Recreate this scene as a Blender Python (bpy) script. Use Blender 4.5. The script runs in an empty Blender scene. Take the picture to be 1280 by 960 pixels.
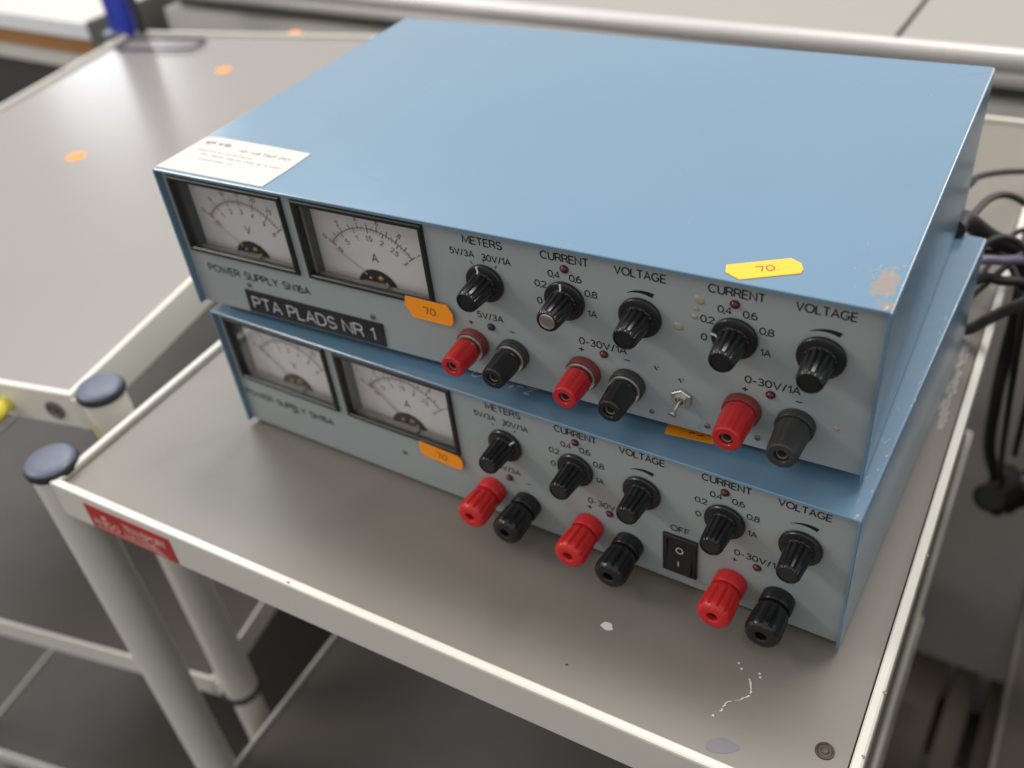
import bpy, bmesh, math, random
from mathutils import Vector, Matrix
random.seed(7)
PI = math.pi
R = math.radians
S = 0.000775            # one modelling unit (u) in metres
SC = bpy.context.scene
COL = SC.collection

# ------------------------------------------------------------------ camera
cam_d = bpy.data.cameras.new('camera')
cam = bpy.data.objects.new('camera', cam_d)
COL.objects.link(cam)
SC.camera = cam
RM = Matrix(((0.845736, -0.262523, 0.464557), (0.524253, 0.571055, -0.631708), (-0.099449, 0.777803, 0.620590)))
cam.matrix_world = Matrix.Translation(Vector((469.582, -317.222, 424.212)) * S) @ RM.to_4x4()
cam_d.sensor_width = 36.0
cam_d.sensor_fit = 'HORIZONTAL'
cam_d.lens = 1192.2 / 1280 * 36
cam_d.clip_start = 0.02
cam_d.clip_end = 60
cam_d.dof.use_dof = True
cam_d.dof.focus_distance = 0.358
cam_d.dof.aperture_fstop = 7.0

# ------------------------------------------------------------------ light
W = bpy.data.worlds.new('World')
SC.world = W
W.use_nodes = True
bg = W.node_tree.nodes['Background']
# a bright hall: pale walls and ceiling above, dim towards the floor
wn, wl = W.node_tree.nodes, W.node_tree.links
wtc = wn.new('ShaderNodeTexCoord')
wsp = wn.new('ShaderNodeSeparateXYZ')
wl.new(wtc.outputs['Generated'], wsp.inputs[0])
wrm = wn.new('ShaderNodeValToRGB')
wmr = wn.new('ShaderNodeMapRange')
wmr.inputs[1].default_value = -1
wmr.inputs[2].default_value = 1
wl.new(wsp.outputs[2], wmr.inputs[0])
wl.new(wmr.outputs[0], wrm.inputs[0])
e = wrm.color_ramp.elements
e[0].position = 0.36
e[0].color = (0.10, 0.09, 0.08, 1)
e[1].position = 0.54
e[1].color = (0.93, 0.93, 0.95, 1)
wl.new(wrm.outputs[0], bg.inputs[0])
bg.inputs[1].default_value = 0.66
SC.view_settings.view_transform = 'Standard'
SC.view_settings.look = 'None'
SC.view_settings.exposure = 0.12
SC.view_settings.gamma = 1.0
SC.view_settings.use_curve_mapping = False


def area(name, loc, target, sx, sy, power, col=(1, 1, 1)):
    l = bpy.data.lights.new(name, 'AREA')
    l.shape = 'RECTANGLE'
    l.size = sx
    l.size_y = sy
    l.energy = power
    l.color = col
    o = bpy.data.objects.new(name, l)
    COL.objects.link(o)
    o.location = loc
    o.rotation_euler = (Vector(target) - Vector(loc)).to_track_quat('-Z', 'Y').to_euler()
    return o


MID = (0.15, 0.1, 0.05)
area('window_light', (-3.10, 2.04, 0.74), (-0.5, 0.35, 0.0), 0.46, 0.46, 3.6, (0.88, 0.94, 1.0))
area('high_window_light', (-2.6, 1.6, 3.0), MID, 1.9, 1.2, 50, (0.93, 0.96, 1.0))
area('far_window_light', (2.0, 3.6, 0.62), (0.2, 0.1, 0.1), 1.3, 0.7, 13, (1.0, 0.98, 0.95))
area('ceiling_light_front', (-1.5, -0.75, 1.35), MID, 0.8, 0.3, 13.0, (1.0, 0.95, 0.88))
area('ceiling_light_back', (0.25, 0.75, 1.9), MID, 1.2, 0.35, 27, (1.0, 0.96, 0.9))


# ------------------------------------------------------------------ materials
def new_mat(name):
    m = bpy.data.materials.new(name)
    m.use_nodes = True
    nt = m.node_tree
    return m, nt, nt.nodes['Principled BSDF']


def mat(name, col, rough=0.5, metal=0.0, var=0.06, vscale=400, bump=0.05, bscale=2500, spec=0.5, coat=0.0, dirt=None, dscale=60, dcov=0.62, rvar=0.07):
    """procedural paint / plastic / metal: noise in colour, roughness and relief"""
    m, nt, b = new_mat(name)
    N, L = nt.nodes, nt.links
    tc = N.new('ShaderNodeTexCoord')
    n1 = N.new('ShaderNodeTexNoise')
    n1.inputs['Scale'].default_value = vscale * 0.1
    n1.inputs['Detail'].default_value = 6
    L.new(tc.outputs['Object'], n1.inputs['Vector'])
    r1 = N.new('ShaderNodeMapRange')
    r1.inputs[3].default_value = 1 - var
    r1.inputs[4].default_value = 1 + var
    L.new(n1.outputs[0], r1.inputs[0])
    mx = N.new('ShaderNodeVectorMath')
    mx.operation = 'SCALE'
    mx.inputs[0].default_value = col
    L.new(r1.outputs[0], mx.inputs['Scale'])
    out = mx.outputs[0]
    if dirt:
        nd = N.new('ShaderNodeTexNoise')
        nd.inputs['Scale'].default_value = dscale
        nd.inputs['Detail'].default_value = 8
        nd.inputs['Roughness'].default_value = 0.65
        L.new(tc.outputs['Object'], nd.inputs['Vector'])
        rd = N.new('ShaderNodeMapRange')
        rd.inputs[1].default_value = dcov
        rd.inputs[2].default_value = dcov + 0.1
        L.new(nd.outputs[0], rd.inputs[0])
        mm = N.new('ShaderNodeMix')
        mm.data_type = 'RGBA'
        mm.inputs[7].default_value = (*dirt, 1)
        L.new(rd.outputs[0], mm.inputs[0])
        L.new(out, mm.inputs[6])
        out = mm.outputs[2]
    L.new(out, b.inputs['Base Color'])
    r2 = N.new('ShaderNodeMapRange')
    r2.inputs[3].default_value = max(0.02, rough - rvar)
    r2.inputs[4].default_value = min(1, rough + rvar)
    n3 = N.new('ShaderNodeTexNoise')
    n3.inputs['Scale'].default_value = 45
    n3.inputs['Detail'].default_value = 5
    L.new(tc.outputs['Object'], n3.inputs['Vector'])
    L.new(n3.outputs[0], r2.inputs[0])
    L.new(r2.outputs[0], b.inputs['Roughness'])
    b.inputs['Metallic'].default_value = metal
    b.inputs['Specular IOR Level'].default_value = spec
    b.inputs['Coat Weight'].default_value = coat
    if bump:
        n2 = N.new('ShaderNodeTexNoise')
        n2.inputs['Scale'].default_value = bscale
        n2.inputs['Detail'].default_value = 2
        L.new(tc.outputs['Object'], n2.inputs['Vector'])
        bp = N.new('ShaderNodeBump')
        bp.inputs['Strength'].default_value = bump
        bp.inputs['Distance'].default_value = 0.0004
        L.new(n2.outputs[0], bp.inputs['Height'])
        L.new(bp.outputs[0], b.inputs['Normal'])
    return m


BLUE = (0.125, 0.235, 0.34)


def cover_mat(name, scuffs, lines):
    """blue lacquer; scuffs = worn bare spots (x, y, z, radius) in metres, object space"""
    m = mat(name, BLUE, rough=0.25, var=0.04, vscale=120, bump=0.015, bscale=1800, spec=1.0, coat=0.5, rvar=.03)
    m.node_tree.nodes['Principled BSDF'].inputs['Coat Roughness'].default_value = 0.22
    nt = m.node_tree
    N, L = nt.nodes, nt.links
    b = N['Principled BSDF']
    tc = N.new('ShaderNodeTexCoord')
    src = b.inputs['Base Color'].links[0].from_socket
    nz = N.new('ShaderNodeTexNoise')
    nz.inputs['Scale'].default_value = 260
    nz.inputs['Detail'].default_value = 7
    nz.inputs['Roughness'].default_value = 0.75
    L.new(tc.outputs['Object'], nz.inputs['Vector'])
    total = None
    for (x, y, z, r, sx, sy, k) in scuffs:
        mp = N.new('ShaderNodeMapping')
        mp.inputs['Location'].default_value = (-x / sx, -y / sy, -z)
        mp.inputs['Scale'].default_value = (1 / sx, 1 / sy, 1)
        L.new(tc.outputs['Object'], mp.inputs[0])
        ln = N.new('ShaderNodeVectorMath')
        ln.operation = 'LENGTH'
        L.new(mp.outputs[0], ln.inputs[0])
        a = N.new('ShaderNodeMath')          # noise*k - dist/r
        a.operation = 'MULTIPLY_ADD'
        a.inputs[1].default_value = -1 / r
        a.inputs[2].default_value = 0.5
        L.new(ln.outputs['Value'], a.inputs[0])
        c = N.new('ShaderNodeMath')
        c.operation = 'MULTIPLY_ADD'
        c.inputs[1].default_value = k
        L.new(nz.outputs[0], c.inputs[0])
        L.new(a.outputs[0], c.inputs[2])
        d = N.new('ShaderNodeMapRange')
        d.inputs[1].default_value = k * 0.5
        d.inputs[2].default_value = k * 0.5 + 0.06
        L.new(c.outputs[0], d.inputs[0])
        if total is None:
            total = d.outputs[0]
        else:
            mxx = N.new('ShaderNodeMath')
            mxx.operation = 'MAXIMUM'
            L.new(total, mxx.inputs[0])
            L.new(d.outputs[0], mxx.inputs[1])
            total = mxx.outputs[0]
    mm = N.new('ShaderNodeMix')
    mm.data_type = 'RGBA'
    mm.inputs[7].default_value = (0.27, 0.225, 0.195, 1)
    L.new(total, mm.inputs[0])
    L.new(src, mm.inputs[6])
    out = mm.outputs[2]
    # pale chipped specks hugging the folded right edge
    sp = N.new('ShaderNodeSeparateXYZ')
    L.new(tc.outputs['Object'], sp.inputs[0])
    edge = N.new('ShaderNodeMapRange')
    edge.inputs[1].default_value = 412 * S
    edge.inputs[2].default_value = 420 * S
    L.new(sp.outputs[0], edge.inputs[0])
    top = N.new('ShaderNodeMapRange')
    top.inputs[1].default_value = 84 * S
    top.inputs[2].default_value = 94 * S
    L.new(sp.outputs[2], top.inputs[0])
    yb = N.new('ShaderNodeMapRange')
    yb.inputs[1].default_value = lines[1] * S
    yb.inputs[2].default_value = lines[0] * S
    L.new(sp.outputs[1], yb.inputs[0])
    ns = N.new('ShaderNodeTexNoise')
    ns.inputs['Scale'].default_value = 420
    ns.inputs['Detail'].default_value = 4
    mps = N.new('ShaderNodeMapping')
    mps.inputs['Scale'].default_value = (1, 0.35, 1)
    L.new(tc.outputs['Object'], mps.inputs[0])
    L.new(mps.outputs[0], ns.inputs['Vector'])
    th = N.new('ShaderNodeMapRange')
    th.inputs[1].default_value = 0.60
    th.inputs[2].default_value = 0.66
    L.new(ns.outputs[0], th.inputs[0])
    prod = th.outputs[0]
    for q in (edge, top, yb):
        mu = N.new('ShaderNodeMath')
        mu.operation = 'MULTIPLY'
        L.new(prod, mu.inputs[0])
        L.new(q.outputs[0], mu.inputs[1])
        prod = mu.outputs[0]
    m2 = N.new('ShaderNodeMix')
    m2.data_type = 'RGBA'
    m2.inputs[7].default_value = (0.55, 0.58, 0.6, 1)
    L.new(prod, m2.inputs[0])
    L.new(out, m2.inputs[6])
    L.new(m2.outputs[2], b.inputs['Base Color'])
    return m


M = {}
M['cover_up'] = cover_mat('blue_lacquer_scuffed', [(413 * S, 20 * S, 95 * S, 13 * S, 0.75, 1.7, 2.2), (417 * S, 4 * S, 95 * S, 6 * S, 1, 1, 2.4), (274 * S, 4 * S, 95 * S, 1.2 * S, 1, 1, 0.4), (403 * S, 79 * S, 95 * S, 1.1 * S, 1, 1, .4), (378 * S, 60 * S, 95 * S, .8 * S, 1, 1, .4)], (0, 60))
M['cover_low'] = cover_mat('blue_lacquer', [(421 * S, 90 * S, 90 * S, 1.5 * S, 1, 1.6, 2.2)], (0, 260))
M['panel'] = mat('grey_panel_paint', (0.32, 0.35, 0.345), rough=0.45, var=0.05, vscale=150, bump=0.06, bscale=2200, dirt=(0.23, 0.23, 0.21), dscale=70, dcov=0.66)
M['scratch_pale'] = mat('pale_scratch', (0.32, 0.38, 0.42), rough=0.5, bump=0)
M['scratch_faint'] = mat('faint_scratch', (0.19, 0.31, 0.42), rough=0.5, bump=0)
M['wire'] = mat('slate_wire', (0.05, 0.05, 0.085), rough=0.5, bump=0)
M['bronze'] = mat('grimy_bronze', (0.085, 0.070, 0.052), rough=0.5, metal=0.4, var=0.3, vscale=2000, bump=0.1)
M['print'] = mat('black_print', (0.010, 0.010, 0.012), rough=0.5, var=0.1, bump=0)
M['black'] = mat('black_plastic', (0.012, 0.012, 0.013), rough=0.30, var=0.2, bump=0.08)
M['black_gloss'] = mat('black_gloss_plastic', (0.011, 0.011, 0.012), rough=0.29, var=0.2, bump=0.05)
M['black_dusty'] = mat('dusty_black_plastic', (0.035, 0.036, 0.033), rough=0.4, var=0.35, vscale=900, bump=0.1)
M['red'] = mat('red_plastic', (0.50, 0.018, 0.022), rough=0.30, var=0.1, bump=0.05)
M['red_bright'] = mat('bright_red_plastic', (0.62, 0.022, 0.022), rough=0.36, var=0.08, bump=0.06)
M['red_dull'] = mat('dull_dark_red_plastic', (0.20, 0.035, 0.030), rough=0.42, var=0.25, vscale=700, bump=0.1)
M['metal'] = mat('nickel_plated_metal', (0.62, 0.60, 0.55), rough=0.28, metal=1, var=0.1, bump=0.05)
M['brass'] = mat('brass', (0.55, 0.36, 0.13), rough=0.35, metal=1, var=0.3, bump=0.1)
M['dark'] = mat('dark_interior', (0.010, 0.010, 0.010), rough=0.8, var=0.1, bump=0)
M['bezel'] = mat('meter_bezel_black', (0.014, 0.015, 0.015), rough=0.35, var=0.1, bump=0.05)
M['meter_side'] = mat('meter_inner_wall', (0.06, 0.068, 0.075), rough=0.4, var=0.1, bump=0.0)
M['ledge'] = mat('meter_ledge_grey', (0.27, 0.26, 0.24), rough=0.25, var=0.15, bump=0.0)
M['plate'] = mat('meter_scale_paper', (0.93, 0.89, 0.885), rough=0.55, var=0.03, bump=0.0)
M['redprint'] = mat('red_print', (0.55, 0.09, 0.06), rough=0.5, bump=0)
M['greyprint'] = mat('faded_print', (0.07, 0.065, 0.065), rough=0.6, bump=0)
M['needle'] = mat('pale_needle', (0.62, 0.60, 0.58), rough=0.35, bump=0)
M['needle_dark'] = mat('grey_needle', (0.16, 0.14, 0.14), rough=0.4, bump=0)
M['led'] = mat('unlit_red_lamp_lens', (0.085, 0.008, 0.012), rough=0.2, bump=0, coat=0.5)
M['orange'] = mat('orange_sticker', (1.0, 0.33, 0.010), rough=0.55, var=0.04, bump=0.03)
M['yellow'] = mat('yellow_sticker', (1.0, 0.50, 0.03), rough=0.55, var=0.03, bump=0.03)
M['paper'] = mat('white_paper', (0.60, 0.57, 0.54), rough=0.75, var=0.05, vscale=300, bump=0.15, bscale=900)
M['ink'] = mat('faded_pencil', (0.36, 0.33, 0.33), rough=0.7, var=0.3, vscale=2000, bump=0)
M['ink_strong'] = mat('grey_pencil', (0.22, 0.20, 0.21), rough=0.7, var=0.4, vscale=2000, bump=0)
M['sticker_ink'] = mat('brown_sticker_ink', (0.22, 0.07, 0.02), rough=0.6, bump=0)
M['chalk'] = mat('white_chalk', (0.50, 0.55, 0.60), rough=0.8, var=0.4, vscale=3000, bump=0)
M['label_tape'] = mat('black_embossing_tape', (0.010, 0.010, 0.011), rough=0.5, bump=0.05)
M['label_white'] = mat('embossed_white', (0.62, 0.62, 0.62), rough=0.5, var=0.15, vscale=3000, bump=0)
M['glue'] = mat('yellowed_glue', (0.33, 0.30, 0.21), rough=0.4, bump=0.1)
M['rubber'] = mat('black_rubber', (0.02, 0.02, 0.02), rough=0.7, bump=0.1)
M['laminate'] = mat('grey_laminate', (0.222, 0.200, 0.170), rough=0.43, var=0.03, vscale=160, bump=0.05, bscale=3500, dirt=(0.208, 0.187, 0.158), dscale=14, dcov=0.56, rvar=.04)
M['laminate_far'] = mat('light_grey_laminate', (0.29, 0.265, 0.245), rough=0.25, var=0.03, vscale=60, bump=0.02, bscale=2500, rvar=.015)
M['shelf'] = mat('dark_grey_laminate', (0.100, 0.086, 0.073), rough=0.5, var=0.15, vscale=60, bump=0.04, bscale=2500)
M['cream'] = mat('cream_lacquer', (0.73, 0.70, 0.625), rough=0.36, var=0.05, vscale=200, bump=0.08, bscale=900, dirt=(0.50, 0.44, 0.34), dscale=120, dcov=0.70)
M['cap'] = mat('slate_blue_plastic_cap', (0.10, 0.115, 0.16), rough=0.36, var=0.25, vscale=700, bump=0.15)
M['cap_side'] = mat('dark_plastic_cap_side', (0.02, 0.022, 0.028), rough=0.45, bump=0.1)
M['plate_red'] = mat('red_name_plate', (0.48, 0.035, 0.03), rough=0.4, var=0.1, bump=0)
M['plate_text'] = mat('pink_worn_print', (0.80, 0.46, 0.40), rough=0.5, var=0.15, vscale=2500, bump=0)
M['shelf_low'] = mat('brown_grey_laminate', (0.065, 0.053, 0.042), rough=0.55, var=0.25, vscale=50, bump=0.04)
M['floor_lit'] = mat('lit_floor_tone', (0.10, 0.086, 0.072), rough=0.6, var=0.2, vscale=50, bump=0.04)  # light on the floor put into a paler tone
M['floor'] = mat('worn_concrete_floor', (0.075, 0.064, 0.052), rough=0.6, var=0.25, vscale=12, bump=0.1, bscale=150)
M['floor_dark'] = mat('dark_brown_board', (0.085, 0.07, 0.055), rough=0.6, var=0.3, vscale=40, bump=0.2, bscale=150)
M['bench'] = mat('bench_top_beige', (0.34, 0.325, 0.29), rough=0.5, var=0.05, vscale=30, bump=0.04, bscale=800)
M['alu'] = mat('pale_aluminium_edge', (0.60, 0.575, 0.55), rough=0.42, metal=0.35, var=0.06, bump=0.03)
M['bench_body'] = mat('bench_body_grey', (0.62, 0.59, 0.54), rough=0.6, bump=0.05)
M['shade_grey'] = mat('shade_grey', (0.12, 0.12, 0.105), rough=0.7, bump=0)  # grey with shade put in, for bench recess and cupboard side
M['white_edge'] = mat('white_edge', (0.85, 0.85, 0.87), rough=0.35, bump=0)
M['wood'] = mat('orange_brown_wood', (0.36, 0.17, 0.055), rough=0.5, var=0.3, vscale=150, bump=0.1, bscale=300)
M['dark_paint'] = mat('dark_paint', (0.05, 0.05, 0.048), rough=0.6, bump=0.05)
M['blue_grip'] = mat('deep_blue_grip', (0.02, 0.04, 0.36), rough=0.4, bump=0.05)
M['cable'] = mat('black_cable', (0.014, 0.014, 0.013), rough=0.5, bump=0.1)
M['cable_violet'] = mat('grey_violet_cable', (0.16, 0.15, 0.22), rough=0.45, bump=0.1)
M['cable_brown'] = mat('dusty_brown_cable', (0.05, 0.045, 0.038), rough=0.6, bump=0.1)
M['yellow_plastic'] = mat('yellow_plastic', (0.80, 0.68, 0.08), rough=0.4, bump=0.05)
M['tape'] = mat('pale_yellow_tape', (0.66, 0.60, 0.30), rough=0.5, var=0.2, vscale=500, bump=0.1)
M['steel'] = mat('dull_steel', (0.20, 0.18, 0.155), rough=0.5, metal=0.6, var=0.25, vscale=900, bump=0.1)
M['whitemark'] = mat('white_paint_fleck', (0.74, 0.72, 0.66), rough=0.7, var=0.1, bump=0.1)
M['bluemark'] = mat('blue_ink_stain', (0.185, 0.178, 0.195), rough=0.5, var=0.15, vscale=900, bump=0)
M['smear'] = mat('dried_glue_smear', (0.36, 0.34, 0.32), rough=0.6, var=0.2, vscale=1200, bump=0.1)
M['rack_wood'] = mat('brown_rack_slat', (0.115, 0.088, 0.066), rough=0.6, var=0.2, vscale=60, bump=0.1, bscale=200)

g, nt, b = new_mat('clear_meter_window')
for n in list(nt.nodes):
    nt.nodes.remove(n)
o_ = nt.nodes.new('ShaderNodeOutputMaterial')
mxs = nt.nodes.new('ShaderNodeMixShader')
tr = nt.nodes.new('ShaderNodeBsdfTransparent')
tr.inputs[0].default_value = (0.95, 0.95, 0.95, 1)
gl = nt.nodes.new('ShaderNodeBsdfGlossy')
gl.inputs['Roughness'].default_value = 0.04
lw = nt.nodes.new('ShaderNodeLayerWeight')
lw.inputs[0].default_value = 0.5
pw = nt.nodes.new('ShaderNodeMath')
pw.operation = 'POWER'
pw.inputs[1].default_value = 4.0
nt.links.new(lw.outputs['Facing'], pw.inputs[0])
fr = nt.nodes.new('ShaderNodeMath')
fr.operation = 'MULTIPLY_ADD'
fr.inputs[1].default_value = 0.6
fr.inputs[2].default_value = 0.06
nt.links.new(pw.outputs[0], fr.inputs[0])
nt.links.new(fr.outputs[0], mxs.inputs[0])
nt.links.new(tr.outputs[0], mxs.inputs[1])
nt.links.new(gl.outputs[0], mxs.inputs[2])
nt.links.new(mxs.outputs[0], o_.inputs[0])
M['glass'] = g


# ------------------------------------------------------------------ mesh helpers (all in u)
def mesh_of(name, bm, m, smooth=None):
    bmesh.ops.recalc_face_normals(bm, faces=bm.faces[:])
    for v in bm.verts:
        v.co *= S
    me = bpy.data.meshes.new(name)
    bm.to_mesh(me)
    bm.free()
    ms = m if isinstance(m, (list, tuple)) else [m]
    for k in ms:
        me.materials.append(M[k])
    if smooth is not None:
        for p in me.polygons:
            p.use_smooth = True
        try:
            me.set_sharp_from_angle(angle=R(smooth))
        except Exception:
            pass
    return me


def link(name, me, parent=None, loc=(0, 0, 0), rot=(0, 0, 0)):
    o = bpy.data.objects.new(name, me)
    COL.objects.link(o)
    o.location = Vector(loc) * S
    o.rotation_euler = rot
    if parent:
        o.parent = parent
    return o


def thing(name, label, cat, loc=(0, 0, 0), rz=0, group=None):
    o = bpy.data.objects.new(name, None)
    COL.objects.link(o)
    o.empty_display_size = 0.02
    o.location = Vector(loc) * S
    o.rotation_euler = (0, 0, rz)
    o['label'] = label
    o['category'] = cat
    if group:
        o['group'] = group
    return o


def tag(o, label, cat, group=None):
    o['label'] = label
    o['category'] = cat
    if group:
        o['group'] = group
    return o


def struct(o):
    o['kind'] = 'structure'
    return o


def box(bm, x0, y0, z0, x1, y1, z1, mi=0):
    vs = [bm.verts.new(p) for p in ((x0, y0, z0), (x1, y0, z0), (x1, y1, z0), (x0, y1, z0), (x0, y0, z1), (x1, y0, z1), (x1, y1, z1), (x0, y1, z1))]
    fs = []
    for q in ((0, 3, 2, 1), (4, 5, 6, 7), (0, 1, 5, 4), (1, 2, 6, 5), (2, 3, 7, 6), (3, 0, 4, 7)):
        f = bm.faces.new([vs[i] for i in q])
        f.material_index = mi
        fs.append(f)
    return vs


def bevel_box(bm, x0, y0, z0, x1, y1, z1, w=1, seg=2):
    vs = box(bm, x0, y0, z0, x1, y1, z1)
    es = list({e for v in vs for e in v.link_edges})
    bmesh.ops.bevel(bm, geom=es, offset=w, segments=seg, affect='EDGES', profile=0.5)


def prism(bm, pts, a, b_, axis='z', mi=0):
    """extrude a polygon; axis z: pts (x,y); axis y: pts (x,z)"""
    def P(p, t):
        return (p[0], p[1], t) if axis == 'z' else (p[0], t, p[1]) if axis == 'y' else (t, p[0], p[1])
    A = [bm.verts.new(P(p, a)) for p in pts]
    B = [bm.verts.new(P(p, b_)) for p in pts]
    n = len(pts)
    fs = [bm.faces.new(A), bm.faces.new(B[::-1])]
    for i in range(n):
        fs.append(bm.faces.new((A[i], B[i], B[(i + 1) % n], A[(i + 1) % n])))
    for f in fs:
        f.material_index = mi
    return fs


def lathe(bm, prof, seg=48, k=0, phase=0.0, axis='y', sharp=False):
    """profile of (radius, outward distance, flute depth); axis y points out of a panel (towards -y)"""
    rings = []
    for q in prof:
        r, d = q[0], q[1]
        fl = q[2] if len(q) > 2 else 0
        ring = []
        for i in range(seg):
            t = 2 * PI * i / seg + phase
            rr = r
            if fl and k:
                c = math.cos(k * t)
                rr = r - fl * (max(0, c) if not sharp else (1 if c > 0.2 else 0))
            if axis == 'y':
                ring.append(bm.verts.new((rr * math.sin(t), -d, rr * math.cos(t))))
            else:
                ring.append(bm.verts.new((rr * math.cos(t), rr * math.sin(t), d)))
        rings.append(ring)
    for a, b_ in zip(rings, rings[1:]):
        for i in range(seg):
            j = (i + 1) % seg
            bm.faces.new((a[i], a[j], b_[j], b_[i]))
    for ring in (rings[0], rings[-1]):
        try:
            bm.faces.new(ring)
        except Exception:
            pass
    return rings


def tube(bm, pts, r, seg=10, taper=None):
    pts = [Vector(p) for p in pts]
    # Catmull-Rom resample
    P = [pts[0]] + pts + [pts[-1]]
    out = []
    for i in range(1, len(P) - 2):
        for s in range(6):
            t = s / 6
            a, b_, c, d = P[i - 1], P[i], P[i + 1], P[i + 2]
            out.append(0.5 * ((2 * b_) + (c - a) * t + (2 * a - 5 * b_ + 4 * c - d) * t * t + (3 * b_ - a - 3 * c + d) * t ** 3))
    out.append(pts[-1])
    rings = []
    up = Vector((0.13, 0.3, 0.95))
    for i, p in enumerate(out):
        d = (out[min(i + 1, len(out) - 1)] - out[max(i - 1, 0)]).normalized()
        s = d.cross(up).normalized()
        u = s.cross(d)
        rr = r if not taper else r * taper(i / (len(out) - 1))
        rings.append([bm.verts.new(p + (s * math.cos(2 * PI * k / seg) + u * math.sin(2 * PI * k / seg)) * rr) for k in range(seg)])
    for a, b_ in zip(rings, rings[1:]):
        for k in range(seg):
            bm.faces.new((a[k], a[(k + 1) % seg], b_[(k + 1) % seg], b_[k]))
    bm.faces.new(rings[0])
    bm.faces.new(rings[-1][::-1])


def stroke(bm, pts, w, y=0.0, plane='xz'):
    """flat ribbon along a polyline with mitred joints"""
    P = [Vector(p) for p in pts]
    closed = (P[0] - P[-1]).length < 1e-6 and len(P) > 3
    if closed:
        P = P[:-1]
    n = len(P)
    La, Ra = [], []
    for i in range(n):
        a = P[i - 1] if (i > 0 or closed) else None
        c = P[(i + 1) % n] if (i < n - 1 or closed) else None
        d1 = (P[i] - a).normalized() if a is not None else None
        d2 = (c - P[i]).normalized() if c is not None else None
        d1 = d1 or d2
        d2 = d2 or d1
        n1, n2 = Vector((-d1.y, d1.x)), Vector((-d2.y, d2.x))
        m = n1 + n2
        if m.length < 0.2:
            m = n1
            k = 1
        else:
            m.normalize()
            k = min(1 / max(m.dot(n1), .35), 1.8)
        La.append(P[i] + m * w / 2 * k)
        Ra.append(P[i] - m * w / 2 * k)
    def V3(p):
        return bm.verts.new((p.x, y, p.y) if plane == 'xz' else (p.x, p.y, y))
    va, vb = [V3(p) for p in La], [V3(p) for p in Ra]
    for i in range(n if closed else n - 1):
        j = (i + 1) % n
        bm.faces.new((va[i], vb[i], vb[j], va[j]))


def _arc(cx, cy, rx, ry, a0, a1, n=10):
    return [(cx + rx * math.cos(R(a0 + (a1 - a0) * i / n)), cy + ry * math.sin(R(a0 + (a1 - a0) * i / n))) for i in range(n + 1)]


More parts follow.
